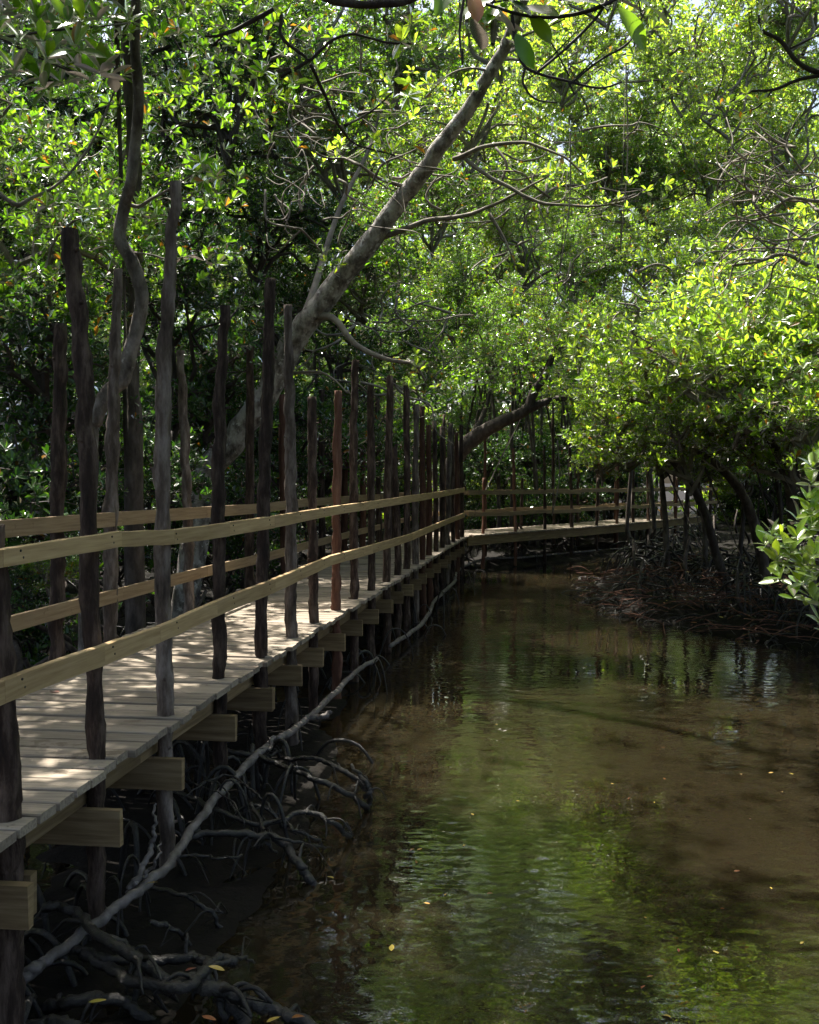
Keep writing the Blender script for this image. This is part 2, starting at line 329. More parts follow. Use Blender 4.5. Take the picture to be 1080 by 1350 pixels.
# rails: each board its own piece, following the photograph's rail heights
yy_ = np.linspace(2.2, YC, 300)
side_near = [nline(v) + ndir(v)[1] * .075 for v in yy_]
def rail_pt(line, px, pyt):
    L_ = [proj(Vector((q.x, q.y, 1.9)))[0] for q in line]; y = np.interp(px, L_, [q.y for q in line]) if L_[0] < L_[-1] else 0
    q = Vector((np.interp(y, [q.y for q in line], [q.x for q in line]), y, 0)); return at(px, pyt, 1).z, q, pyt
def rail(line, ctrl, m, ht0=None):
    prev = None; P = []
    for (px, yt, yb) in ctrl:
        _, q, _ = rail_pt(line, px, yt); zt = at(px, yt, q.y).z; zb = at(px, yb, q.y).z; P.append((Vector((q.x, q.y, zt)), zt - zb))
    for i in range(len(P) - 1):
        (a, h0), (b, h1) = P[i], P[i + 1]; d = (b - a).normalized(); s = Vector((d.y, -d.x, 0)).normalized(); th = .038
        n = 5; V = []
        for k in range(n):
            tt = k / (n - 1); p = a.lerp(b, tt) + s * (.003 if i % 2 else 0) - (d * .0); h = (h0 + (h1 - h0) * tt)
            yl = np.interp(p.y, [q.y for q in line], [q.x for q in line]); p.x = p.x * .3 + yl * .7
            dz = R.uniform(-.0025, .0025)
            e = .004
            for (sx, zz) in ((-th / 2, -h), (th / 2, -h), (th / 2, -e), (th / 2 - e, 0), (-th / 2 + e, 0), (-th / 2, -e)): V.append(p + s * sx + Vector((0, 0, zz + dz)))
        Q = []
        for k in range(n - 1):
            for j in range(6): Q.append([k * 6 + j, k * 6 + (j + 1) % 6, (k + 1) * 6 + (j + 1) % 6, (k + 1) * 6 + j])
        for k, f in ((0, 1), ((n - 1) * 6, 0)):
            for q in ([k, k + 5, k + 2, k + 1], [k + 5, k + 4, k + 3, k + 2]): Q.append(q if f else q[::-1])
        mb = MB(); mb.add(V, Q); o = mb.build('rail', M[m], bw_)
rail(side_near, [(-90, 731, 766), (0, 723, 747.5), (157, 700, 720.6), (227, 698.5, 718), (300, 688.5, 706.7), (360, 680, 696), (433, 668, 680), (490, 660.5, 671), (543, 652.6, 662), (580, 648, 655.5), (612, 643, 649)], 'rail')
rail(side_near, [(-90, 930, 968), (0, 896, 927), (133, 850, 877), (207, 826, 847), (283, 792, 812), (360, 763, 781), (433, 733, 746), (490, 718, 729.5), (543, 703, 712), (580, 688, 695), (612, 676, 682)], 'rail')
side_far = [nline(v) - ndir(v)[1] * (WID + .02) + ndir(v)[1] * .075 for v in yy_]
def zrail(line, z, h, m, y0, y1, step):
    n = int((y1 - y0) / step); P = []
    for i in range(n + 1):
        y = y0 + (y1 - y0) * i / n; x = np.interp(y, [q.y for q in line], [q.x for q in line]); P.append(Vector((x, y, z + R.uniform(-.015, .015))))
    for i in range(n):
        mb = MB(); beam(mb, P[i], P[i + 1] + (P[i + 1] - P[i]).normalized() * .02, .036 + .004 * (i % 2), h); mb.build('rail', M[m], bw_)
zrail(side_far, EYE - .29, .125, 'railold', 4.5, 26.5, 2.2); zrail(side_far, EYE - .965, .115, 'railold', 4.5, 26.5, 2.2)
def leg_rail(P, Q, off, z, n, m):
    d = (Q - P).normalized(); s = Vector((d.y, -d.x, 0))
    for i in range(n):
        a = P.lerp(Q, i / n) + s * off; b = P.lerp(Q, (i + 1) / n) + s * off; a.z = z + R.uniform(-.03, .03); b.z = z + R.uniform(-.03, .03)
        mb = MB(); beam(mb, a, b, .04 + .004 * (i % 2), .12); mb.build('rail', M[m], bw_)
for z in (EYE - .27, EYE - .86):
    leg_rail(A2, B2, .07, z, 4, 'railold'); leg_rail(B2, C2, .07, z, 5, 'railold')
for z in (EYE - .27, EYE - .86):
    leg_rail(A2, B2, -WID + .07, z - .01, 4, 'railold'); leg_rail(B2, C2, -WID + .07, z - .01, 5, 'railold')
# nail heads where the rails cross the near posts
for i in range(0, 10):
    y = npos[i].y; q = nline(y) + ndir(y)[1] * .0965; L_ = [(0, 723, 747.5), (157, 700, 720.6), (227, 698.5, 718), (300, 688.5, 706.7), (360, 680, 696), (433, 668, 680), (490, 660.5, 671)], [(0, 896, 927), (133, 850, 877), (207, 826, 847), (283, 792, 812), (360, 763, 781), (433, 733, 746), (490, 718, 729.5)]
    for tab in L_:
        px = proj(Vector((q.x, q.y, 1.9)))[0]; yt = np.interp(px, [t_[0] for t_ in tab], [t_[1] for t_ in tab]); yb = np.interp(px, [t_[0] for t_ in tab], [t_[2] for t_ in tab])
        for f, o_ in ((.3, -.012), (.7, .014)):
            p = Vector((q.x, q.y + o_, at(px, yt * (1 - f) + yb * f, q.y).z)); mb = MB(); tube(mb, [p - ndir(y)[1] * .006, p + ndir(y)[1] * .002], .006, 6, 2); mb.build('nail', M['dtwig'], bw_)
# stringers under the planks and bearers across the posts
for off in (-.09, -.75, -WID + .09):
    ye = np.linspace(1.3, YC, 12)
    for i in range(11):
        a = nline(ye[i]) + ndir(ye[i])[1] * off; b = nline(ye[i + 1]) + ndir(ye[i + 1])[1] * off; a.z = b.z = DZ - .046
        mb = MB(); beam(mb, a, b + (b - a).normalized() * .0, .05, .20); mb.build('stringer', M['beam'], bw_)
for P, Q in ((A2, B2), (B2, C2)):
    d = (Q - P).normalized(); s = Vector((d.y, -d.x, 0))
    for off in (.05, -WID + .1):
        a = P + s * off; b = Q + s * off; a.z = b.z = DZ - .055; mb = MB(); beam(mb, a, b, .05, .24); mb.build('stringer', M['beam'], bw_)
for i, p in enumerate(npos):
    d, s = ndir(p.y); r0 = near[i][5] / F * p.y * .5
    for sg in ((-1, 1) if i in (0, 4, 5, 8, 10, 12) else (-1,)):
        off = (r0 + .034) * sg; c = nline(p.y + off); c.x += p.x - pf(p.y)
        a = c + s * ((R.uniform(.15, .20) if i < 4 else R.uniform(.08, .13)) if sg < 0 else R.uniform(.04, .10)); b = c - s * (WID + .2); a.z = b.z = DZ - .249 - (.03 if sg > 0 else 0)
        mb = MB(); beam(mb, a, b, .05, .19, .002); mb.build('bearer', M['beam'], bw_)

# ------------------------------------------------------------------ ground and water
CH = [(-1.0, -14), (-1.25, 1), (-1.15, 4), (-.95, 5.4), (-.75, 6.6), (-.75, 8.5), (-.75, 11), (-.55, 14), (-.1, 18), (.6, 22), (1.6, 26.5), (4.3, 30), (7.2, 32.6), (7.6, 31), (5.9, 28), (4.6, 24), (3.75, 20), (4.3, 17.5), (5.9, 14.6), (6.6, 11), (6.0, 5), (6.2, -14)]
def chan(X, Y):
    """signed distance to the creek outline, negative in the water"""
    P = np.array(CH); best = np.full(X.shape, 1e9); ins = np.zeros(X.shape, bool)
    for i in range(len(P)):
        a, b = P[i], P[(i + 1) % len(P)]; e = b - a
        tt = np.clip(((X - a[0]) * e[0] + (Y - a[1]) * e[1]) / (e @ e), 0, 1)
        best = np.minimum(best, np.hypot(X - a[0] - tt * e[0], Y - a[1] - tt * e[1]))
        c = ((a[1] > Y) != (b[1] > Y)) & (X < (b[0] - a[0]) * (Y - a[1]) / (b[1] - a[1] + 1e-12) + a[0]); ins ^= c
    return np.where(ins, -best, best)
gx = np.concatenate([[-600, -200, -90], np.arange(-40, -12, 1.0), np.arange(-12, 14, .14), np.arange(14, 45, 1.0), [90, 200, 600]])
gy = np.concatenate([[-300, -60, -30], np.arange(-14, 2, 1.0), np.arange(2, 36, .16), np.arange(36, 80, 1.2), [120, 250, 900]])
GX, GY = np.meshgrid(gx, gy); D = chan(GX, GY)
nz = np.array([mnoise.noise(Vector((x * .9, y_ * .9, 0))) + .5 * mnoise.noise(Vector((x * 3.1, y_ * 3.1, 3))) for x, y_ in zip(GX.ravel(), GY.ravel())]).reshape(GX.shape)
GZ = np.minimum(np.clip(D * .35, -.7, .17), np.where(GX < 2.2, .03, .17)) + nz * .13 * np.clip((D + .6), .15, 1)
V = np.stack([GX, GY, GZ], -1).reshape(-1, 3); ny, nx = GX.shape
ii = (np.arange(ny - 1)[:, None] * nx + np.arange(nx - 1)[None, :]).ravel()
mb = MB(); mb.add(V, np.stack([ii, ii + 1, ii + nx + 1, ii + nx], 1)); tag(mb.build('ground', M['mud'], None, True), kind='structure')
def gz(x, y):
    d = float(chan(np.array([x]), np.array([y]))[0]); return max(-.7, min(.17 if x > 2.2 else .03, d * .35))
mb = MB(); mb.add([(-60, -60, 0), (60, -60, 0), (60, 80, 0), (-60, 80, 0)], [[0, 1, 2, 3]]); tag(mb.build('creek_water', M['water']), kind='structure')

# ------------------------------------------------------------------ leaves and crowns
LOW = np.array([(0, 0, 0), (.36, -.17, .035), (.74, -.20, .03), (1, 0, -.10), (.74, .20, .03), (.36, .17, .035)])
LOWQ = np.array([[0, 1, 2, 3], [0, 3, 4, 5]])
def norm(a): return a / (np.linalg.norm(a, axis=-1, keepdims=True) + 1e-9)
def rosettes(mb, Cn, Ax, nl=7, L=.115, spread=(8, 62), w=1.0):
    """rosettes of leaves at the points Cn with axes Ax"""
    N = len(Cn); Ax = norm(Ax); ref = np.where(np.abs(Ax[:, 2:3]) < .9, [[0, 0, 1.]], [[1., 0, 0]])
    E1 = norm(np.cross(Ax, ref)); E2 = np.cross(Ax, E1)
    k = np.arange(nl); ph = NR.uniform(0, 6.28, (N, 1)) + k * 2.4 + NR.normal(0, .2, (N, nl))
    el = np.radians(np.interp(k / (nl - 1), [0, 1], spread))[None] + NR.normal(0, .16, (N, nl))
    rad = np.cos(ph)[..., None] * E1[:, None] + np.sin(ph)[..., None] * E2[:, None]
    u = norm(rad * np.cos(el)[..., None] + Ax[:, None] * np.sin(el)[..., None])
    n0 = norm(Ax[:, None] * np.cos(el)[..., None] - rad * np.sin(el)[..., None]); s = np.cross(n0, u)
    rl = NR.normal(0, .35, (N, nl))[..., None]; n1 = n0 * np.cos(rl) + s * np.sin(rl); s1 = np.cross(n1, u)
    ln = L * NR.uniform(.65, 1.15, (N, nl))[..., None, None] * NR.uniform(.65, 1.3, (N, 1))[..., None, None]
    o = Cn[:, None] + Ax[:, None] * (k * .004)[None, :, None]
    V = o[:, :, None] + ln * (LOW[:, 0][None, None, :, None] * u[:, :, None] + w * LOW[:, 1][None, None, :, None] * s1[:, :, None] + LOW[:, 2][None, None, :, None] * n1[:, :, None])
    V = V.reshape(-1, 3); m_ = N * nl; Q = (LOWQ[None] + (np.arange(m_) * 6)[:, None, None]).reshape(-1, 4)
    mb.add(V, Q, np.repeat(NR.uniform(0, 1, m_), 2))
def wander(a, b, n, j):
    a = np.array(a, float); b = np.array(b, float); t_ = np.linspace(0, 1, n)[:, None]; P = a + (b - a) * t_
    P[1:-1] += NR.normal(0, j, (n - 2, 3)); return P
def crown(seed, rx, rz, limbs=9, subs=7, ros=20, L=.125, lm='leaf', tm='twig', flat=.5, hang=0, nl=7):
    """leaf mesh and branch mesh of a crown; local origin is the crown's centre, the trunk comes in from below"""
    lb, tb = MB(), MB(); Cs, As = [], []
    for i in range(limbs):
        ph = i * 2.4 + NR.uniform(-.4, .4); zz = NR.uniform(-.75, 1); rr = math.sqrt(max(.1, 1 - zz * zz)) * NR.uniform(.55, 1)
        tip = np.array([math.cos(ph) * rr * rx, math.sin(ph) * rr * rx, zz * rz])
        st = np.array([0, 0, -rz * NR.uniform(.5, 1.05)]); P = wander(st, tip, 6, rx * .09); P[1:, 2] += np.array([.3, .4, .3, .15, 0]) * rz * .2
        c = tube(tb, P, [.05, .012], 5, 3, cap=False)
        for j in range(subs):
            k = int(len(c) * NR.uniform(.3, 1)); k = min(k, len(c) - 1); v = NR.normal(0, 1, 3); v[2] = abs(v[2]) * .5 - hang * .4; v = v / np.linalg.norm(v) * rx * NR.uniform(.18, .42)
            q = c[k] + v; cs = tube(tb, wander(c[k], q, 4, .07), [.014, .006], 3, 3, cap=False)
            cr = NR.uniform(.30, .55) ; n = int(ros * NR.uniform(.5, 1.4))
            g = NR.normal(0, 1, (n, 3)); g = norm(g) * (NR.uniform(.15, 1, (n, 1)) ** .6) * cr * [1.15, 1.15, flat]
            pts = q + g; Cs.append(pts); ax = g * [1, 1, .8] / cr + [0, 0, .75 - hang] + NR.normal(0, .25, (n, 3)); As.append(ax)
            for h in range(0, n, 5): tube(tb, wander(cs[-1 - (h % 3)], pts[h], 3, .03), [.006, .0035], 3, 2, cap=False)
    rosettes(lb, np.concatenate(Cs), np.concatenate(As), nl, L)
    return lb.mesh('crown', M[lm]), tb.mesh('branches', M[tm])
CR = {}
for i in range(3): CR['g%d' % i] = crown(i, 2.4, 1.9, lm='leaf')
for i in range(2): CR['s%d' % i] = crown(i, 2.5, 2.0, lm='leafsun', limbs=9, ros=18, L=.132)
for i in range(2): CR['d%d' % i] = crown(i, 2.4, 1.8, lm='leafshade', tm='dtwig')
CR['b0'] = crown(9, 3.6, 3.2, limbs=13, subs=9, ros=24, L=.15, lm='leafsun')
CR['b1'] = crown(10, 3.6, 3.2, limbs=13, subs=9, ros=24, L=.15, lm='leaf')
CR['u0'] = crown(12, 1.0, .8, limbs=6, subs=4, ros=16, L=.12, lm='leafshade', tm='dtwig')
CR['u1'] = crown(13, 1.0, .8, limbs=6, subs=4, ros=16, L=.12, lm='leafsun')

def roots_mesh(seed, n=8, h=1.0, spread=1.1, m='root', r0=.022):
    mb = MB()
    for i in range(n):
        a = i * 6.28 / n + NR.uniform(-.3, .3); hh = h * NR.uniform(.5, 1.1); s_ = spread * NR.uniform(.6, 1.2)
        P = [(.03 * math.cos(a), .03 * math.sin(a), hh), (.4 * s_ * math.cos(a), .4 * s_ * math.sin(a), hh * .92), (.8 * s_ * math.cos(a + .1), .8 * s_ * math.sin(a + .1), hh * .45), (s_ * math.cos(a + .15), s_ * math.sin(a + .15), -.35)]
        c = tube(mb, P, [r0 * 1.2, r0 * .8], 5, 4, .08, .02)
        if NR.random() < .6:
            k = 6; b2 = a + NR.uniform(-1, 1); q = c[k]
            tube(mb, [q, q + np.array([.25 * math.cos(b2), .25 * math.sin(b2), -.05]), q + np.array([.45 * math.cos(b2), .45 * math.sin(b2), -q[2] - .3])], [r0 * .7, r0 * .5], 5, 4, .06)
    return mb.mesh('prop_roots', M[m], smooth=True)
RM = [roots_mesh(i, R.randint(5, 8), R.uniform(.5, .9), R.uniform(.6, 1.1)) for i in range(5)]
def trunk_mesh(i):
    mb = MB(); a, b = NR.normal(0, .22, 2), NR.normal(0, .35, 2)
    P = [(0, 0, 0), (a[0], a[1], .3), (b[0], b[1], .62), (0, 0, 1)]
    tube(mb, [(p[0], p[1], p[2]) for p in P], [.06, .05, .042, .03], 8, 6, .05, 0, False)
    me = mb.mesh('trunk', M['darkbark'], smooth=True); return me
TM = [trunk_mesh(i) for i in range(6)]
trees = []
def tree(x, y, ch, kind, sc, label, group, lean=(0, 0), tk=1.0, roots=True, name='mangrove_tree', bark=None):
    """trunk from the mud to the crown centre at height ch; kind picks the crown"""
    g0 = gz(x, y) - .05; t_ = empty(name, (x, y, g0), label, 'tree', group)
    lm, bm_ = CR[kind]; rz = R.uniform(0, 6.28)
    top = Vector((lean[0], lean[1], ch - g0))
    tr = link('trunk', R.choice(TM), t_, (0, 0, 0)); tk = tk * R.uniform(.8, 1.3) * .9
    q = Vector((0, 0, 1)).rotation_difference(top); tr.rotation_mode = 'QUATERNION'; tr.rotation_quaternion = q @ Vector((0, 0, 1)).rotation_difference(Vector((0, 0, 1))); tr.scale = (tk * 1.0, tk * 1.0, top.length)
    for nm, me in (('crown', lm), ('branches', bm_)):
        o = link(nm, me, t_, top, (0, 0, rz), (sc * R.uniform(.9, 1.1), sc * R.uniform(.9, 1.1), sc))
        o['kind'] = 'stuff'
    t_.children[2].scale = t_.children[1].scale
    if roots:
        o = link('prop_roots', R.choice(RM), t_, (0, 0, 0), (0, 0, R.uniform(0, 6.28)), R.uniform(.7, 1.15)); o['kind'] = 'stuff'
    trees.append((x, y)); relabel(t_, 'sapling' if name == 'mangrove_sapling' else 'mangrove tree'); return t_
COLS = [(0, 62, 'at the left edge'), (62, 128, 'behind the dark crooked pole'), (128, 198, 'behind the S-shaped stem'), (198, 262, 'behind the tallest grey pole'), (262, 335, 'above the third and fourth poles'),
  (335, 400, 'behind the foot of the leaning trunk'), (400, 470, 'right of the leaning trunk foot'), (470, 560, 'above the dense row of poles'), (560, 640, 'above the bend of the boardwalk'), (640, 730, 'above the near half of the far boardwalk'),
  (730, 820, 'past the bent tree'), (820, 900, 'above the root heap'), (900, 990, 'above the leaning bank stems'), (990, 1081, 'at the right edge')]
used = {}
def relabel(t_, sp_):
    p = t_.location + t_.children[1].location
    if p.y < 3: return
    x, y_ = proj(p)
    if not (0 <= x <= 1080 and -60 < y_ < 800): return
    col = [c for a_, b_, c in COLS if a_ <= x < b_][0]; tone = {'m': 'mid-green', 'l': 'sunlit-toned', 'd': 'shade-toned'}[{'mangrove_leaf': 'm', 'sunlit_mangrove_leaf': 'l', 'shaded_mangrove_leaf': 'd'}[t_.children[1].data.materials[0].name]]
    row = 'topmost' if y_ < 60 else 'high' if y_ < 200 else 'middle' if y_ < 340 else 'low' if y_ < 480 else 'ground-hugging'
    dep = 'near' if p.y < 14 else 'midway' if p.y < 22 else 'farther' if p.y < 34 else 'distant'
    t_['label'] = '%s %s %s with its %s crown %s' % (dep, tone, sp_, row, col)
def clear(x, y, dmin):
    return all((x - a) ** 2 + (y - b) ** 2 > dmin * dmin for a, b in trees)

# --- forest on the left of the boardwalk
LB = 'mangrove tree with a thin dark stem in the thicket left of the boardwalk'
for k in range(900):
    y = R.uniform(6.5, 44); x = R.uniform(-.44 * y - 4, (pf(min(y, 27)) - 2.6) if y < 27 else (y - 27) * .55 + .5)
    if y >= 27 and x > (y - 27) * .78 - 1.5: continue
    if not clear(x, y, 1.75 if y < 22 else 2.3): continue
    ch = R.uniform(4.0, 10.5) if y < 20 else R.uniform(5.0, 14)
    sc = R.uniform(.75, 1.05); px = 540 + F * x / y; rr = 2.7 * sc * F / y
    if y < 13.5 and px + rr > 330: continue
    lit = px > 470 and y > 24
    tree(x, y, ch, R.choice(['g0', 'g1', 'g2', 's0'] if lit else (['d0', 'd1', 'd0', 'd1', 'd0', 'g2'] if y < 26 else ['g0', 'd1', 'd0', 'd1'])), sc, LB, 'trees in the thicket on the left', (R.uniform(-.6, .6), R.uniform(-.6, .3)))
    if len(trees) > 78: break
nl_ = len(trees)
# --- forest on the right bank
RB = 'mangrove tree with arching roots in the bright thicket on the right bank'
for k in range(700):
    y = R.uniform(11, 42); x = R.uniform(4.2, .45 * y + 3.5)
    if float(chan(np.array([x]), np.array([y]))[0]) < .5: continue
    if y > 26 and x < (y - 26) * .72 + 3.2: continue
    if not clear(x, y, 1.9 if y < 24 else 2.4): continue
    ch = (R.uniform(3.0, 4.9) if y < 19 else R.uniform(3.6, 7.0) if y < 25 else R.uniform(5.0, 12.5)); sc = R.uniform(.75, 1.1)
    px = 540 + F * x / y; rr = 2.7 * sc * F / y
    if y < 15 and px - rr < 800: continue
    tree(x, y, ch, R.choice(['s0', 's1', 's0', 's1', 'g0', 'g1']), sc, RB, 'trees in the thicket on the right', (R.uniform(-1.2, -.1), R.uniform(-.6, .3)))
    if len(trees) - nl_ > 34: break
# --- tall trees behind the far leg of the boardwalk and beyond
FB = 'tall mangrove tree closing off the view behind the far boardwalk'
n3 = len(trees)
for k in range(900):
    y = R.uniform(37, 66); x = R.uniform(-.45 * y - 3, .47 * y + 4)
    if abs(x - 13.5 * (y - 33) / 10.5) < 2.5 and y < 44 : continue
    if not clear(x, y, 3.1): continue
    tree(x, y, R.uniform(6, 22) , R.choice(['b0', 'b0', 'b1']), R.uniform(.9, 1.25), FB, 'tall trees behind the far boardwalk', (0, 0), 1.6, False)
    if len(trees) - n3 > 62: break
# --- crowns leaning out over the creek from both banks
CB = 'mangrove tree leaning out so that its crown roofs the creek'
for (px, py, d, kd, sc) in [(520, 20, 17, 'g0', .9), (650, -40, 17, 's0', .85), (620, 130, 21, 's1', .85), (570, 250, 23, 'g1', .85), (690, 300, 25, 's0', .85), (800, 175, 28, 's1', .9), (650, 150, 28, 's1', 1.0), (600, 40, 27, 's0', 1.0), (720, 20, 30, 's1', 1.1), (1060, -10, 24, 's0', 1.0), (990, 60, 28, 's1', 1.0), (860, -20, 28, 's1', 1.0), (560, 130, 26, 'g0', .9),
   (935, 200, 28, 's1', .9), (1040, 150, 24, 's0', .8), (870, 250, 31, 's1', 1.0), (740, 420, 32, 's1', .8), (600, 390, 32, 'g0', .9), (480, 330, 21, 'g2', .85), (450, 160, 18.5, 'g1', .85), (400, 40, 16, 'g2', .8),
   (650, 450, 33, 'g1', .8), (560, 470, 24.5, 'g2', .6), (340, 260, 18, 'd1', .85), (300, 90, 15.5, 'd0', .8), (370, 420, 20, 'd0', .8), (800, 470, 27, 's0', .7), (740, 60, 27, 's0', .9), (800, -60, 24, 's0', .95), (900, 60, 26, 's1', .95), (1040, -40, 22, 's0', .95), (960, 100, 23, 's0', .8), (720, -60, 30, 's1', 1.0), (880, 340, 24, 's0', .7)]:
    c = at(px, py, d); y = c.y; cx = [v for v in np.arange(-9, 14, .25) if float(chan(np.array([v]), np.array([y]))[0]) > .8 and (v < pf(min(y, 27)) - 2.2 or v > c.x - 1 or (y > 28))]
    bx = min(cx, key=lambda v: abs(v - c.x)); 
    tree(bx, y, c.z, kd, sc, CB, 'trees leaning over the creek', (c.x - bx, 0), 1.3)
# --- low leafy growth closing the gaps under the crowns
for k in range(64):
    y = R.uniform(45, 58); x = R.uniform(-.46 * y, .48 * y); tree(x, y, R.uniform(.8, 7.5), R.choice(['b1', 'g0', 'd0', 'b0']), R.uniform(.9, 1.3), 'bushy mangrove low in the shade beyond the far boardwalk', 'bushy trees beyond the far boardwalk', (0, 0), 1.0, False)
for k in range(60):
    y = R.uniform(12, 36); x = R.uniform(-.46 * y - 3, pf(min(y, 27)) - 4.2)
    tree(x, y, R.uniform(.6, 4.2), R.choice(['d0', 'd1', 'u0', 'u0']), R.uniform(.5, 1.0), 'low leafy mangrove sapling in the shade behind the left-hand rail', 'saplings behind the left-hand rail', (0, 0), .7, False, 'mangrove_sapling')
for k in range(40):
    y = R.uniform(19, 42); x = R.uniform(.5 * y - 3, .5 * y + 9)
    if float(chan(np.array([x]), np.array([y]))[0]) < 2.5 or (abs((x - 6.7) - (y - 33.2) * .66) < 3.5 and y > 30): continue
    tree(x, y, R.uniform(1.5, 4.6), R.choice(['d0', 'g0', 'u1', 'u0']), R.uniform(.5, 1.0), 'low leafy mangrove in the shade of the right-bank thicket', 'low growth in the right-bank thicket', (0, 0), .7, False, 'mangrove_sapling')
# --- trees beside and behind the camera that shade the walk
for (x, y, ch, kd, sc) in [(-5.2, 1.5, 7.4, 'g0', 1.0), (-4.6, 5.0, 8.4, 'g1', 1.1), (-5.5, -3, 7, 'g2', 1.1), (-9, 2, 8, 'd0', 1.2), (-4.4, 8.0, 9.6, 'g0', 1.0), (-7.5, 5, 9, 'g1', 1.1), (-2.8, -3, 8, 'g1', 1.1), (-3.4, 3.2, 7.8, 'g2', 1.0),
   (9, -3, 8, 'g0', 1.1), (9.5, 6, 8.5, 'g1', 1.1), (9.5, 1.5, 8, 's1', 1.1), (6.6, 7.2, 8.9, 's1', 1.0), (7, 5.2, 8.0, 'g2', 1.0), (6.6, 3.4, 7.2, 's0', .9), (8.5, 9.5, 8.5, 's0', 1.0)]:
    tree(x, y, ch, kd, sc, 'mangrove tree whose crown roofs the near boardwalk from outside the frame', 'trees round the viewpoint', (1.6 if x < 0 else (-.6 if x > 8 else -3.4), 0), 1.5)

for k in range(70):
    y = R.uniform(35, 47); x = R.uniform(-10, 22)
    if (x < (y - 33.2) * .66 + 3.6 and x > (y - 33.2) * .66 + 9.6) or (y - 33.2) < (x - 6.7) * 1.5 + 4.5 or (y - 26.8) < (x - 2) * 1.35 + 4.0: continue
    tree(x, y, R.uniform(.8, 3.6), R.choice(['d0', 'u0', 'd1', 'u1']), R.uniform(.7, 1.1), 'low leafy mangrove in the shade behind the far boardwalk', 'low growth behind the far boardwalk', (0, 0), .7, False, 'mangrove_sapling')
# --- far woodland ring
n = 20000; a = NR.uniform(-1.15, 1.15, n); rr = NR.uniform(60, 84, n); z = NR.uniform(0, 1, n) ** .8 * (27 + 5 * np.sin(a * 9) + 3 * np.sin(a * 23 + 1))
lb = MB(); P_ = np.stack([np.sin(a) * rr, np.cos(a) * rr, z], 1); rosettes(lb, P_, NR.normal(0, .6, P_.shape) + [0, -.3, .6], 6, .75, (8, 70), 1.0)
tag(lb.build('far_woodland', M['leafsun']), 'dense mass of far mangrove forest closing the view behind everything', 'woodland', kind='stuff')
# ------------------------------------------------------------------ named trees with traced trunks
def limb(mb, pts, w0, w1, seg=8, n=5, rough=.05, wob=.0):
    """pts = (px, py, depth) rows; widths in photo pixels"""
    W = [at(*p) for p in pts]; k = np.linspace(0, 1, len(W)); r = [(w0 + (w1 - w0) * t_) * .5 * p[2] / F for t_, p in zip(k, pts)]
    return tube(mb, W, r, seg, n, rough, wob)
def rosette_spray(c, n, rad, L, m, name, parent, ax=(0, 0, .8), nl=7):
    g = NR.normal(0, 1, (n, 3)) * rad; lb = MB(); rosettes(lb, np.array(c) + g, g / max(rad, .01) * .5 + np.array(ax), nl, L)
    o = lb.build(name, M[m], parent); o['kind'] = 'stuff'; return o
# big grey tree leaning over the creek
b0 = at(238, 690, 14.6); b0.z = .1
T = empty('leaning_tree', b0, 'big grey mottled tree trunk leaning diagonally over the creek from behind the posts', 'tree')
mb = MB()
tube(mb, [b0 + Vector((-.1, 0, -.4))] + [at(*p) for p in [(268, 648, 14.5), (305, 585, 14.3), (345, 530, 14.2), (383, 458, 14), (425, 398, 13.8), (478, 332, 13.5), (520, 276, 13.3), (560, 222, 13), (600, 168, 12.7), (638, 112, 12.4), (668, 55, 12.1), (700, -20, 11.8), (735, -110, 11.5)]],
     [.21, .195, .185, .18, .172, .16, .137, .122, .108, .095, .082, .07, .06, .045], 12, 6, .035, .012)
mb.build('trunk', M['bark'], T, True)
mb = MB()
limb(mb, [(596, 210, 12.9), (640, 194, 12.7), (690, 188, 12.5), (735, 203, 12.3), (770, 230, 12.2)], 7, 2, wob=.012)
limb(mb, [(603, 203, 12.9), (650, 235, 12.6), (700, 262, 12.4), (760, 272, 12.2), (822, 266, 12), (850, 250, 12)], 6, 1.6, wob=.015)
limb(mb, [(508, 312, 13.4), (560, 292, 13.2), (620, 282, 13), (672, 260, 12.8), (722, 232, 12.6)], 8, 2.5, wob=.012)
limb(mb, [(645, 282, 13), (665, 315, 12.9), (680, 350, 12.8)], 5, 1.5)
limb(mb, [(408, 418, 13.9), (440, 420, 13.6), (470, 455, 13.4), (512, 474, 13.2), (545, 480, 13.1), (560, 500, 13.1)], 11, 2.5)
limb(mb, [(392, 440, 14), (412, 388, 14.3), (428, 335, 14.6), (450, 270, 14.8), (485, 200, 15), (500, 150, 15)], 11, 3)
limb(mb, [(388, 492, 14), (420, 490, 13.8), (440, 500, 13.7), (458, 518, 13.6)], 4, 2)
limb(mb, [(350, 250, 13.4), (352, 290, 13.3), (385, 300, 13.2), (400, 305, 13.2), (430, 340, 13.6)], 3, 3)
limb(mb, [(540, 248, 13.2), (500, 235, 13), (470, 215, 12.8), (430, 200, 12.8)], 6, 2)
limb(mb, [(650, 95, 12.3), (620, 90, 12.2), (590, 100, 12), (560, 130, 12)], 4, 1.5)
mb.build('branch', M['twig'], T, True)
lb = MB(); Cs = []
for (px, py, d, n) in [(760, -160, 11.5, 150), (700, -120, 11, 120), (850, -120, 11.5, 130), (780, -90, 12.2, 60), (820, 262, 12, 6), (860, 245, 12, 6), (725, 228, 12.6, 7), (775, 232, 12.2, 7), (560, 502, 13.1, 9), (500, 145, 15, 22), (430, 195, 12.8, 12), (560, 130, 12, 9), (430, 340, 13.5, 9), (682, 352, 12.8, 6)]:
    c = np.array(at(px, py, d)); Cs.append(c + NR.normal(0, .16 if n < 30 else .75, (n, 3)))
Cs = np.concatenate(Cs); rosettes(lb, Cs, NR.normal(0, .4, Cs.shape) + [0, 0, .8]); lb.build('crown', M['leafsun'], T)['kind'] = 'stuff'

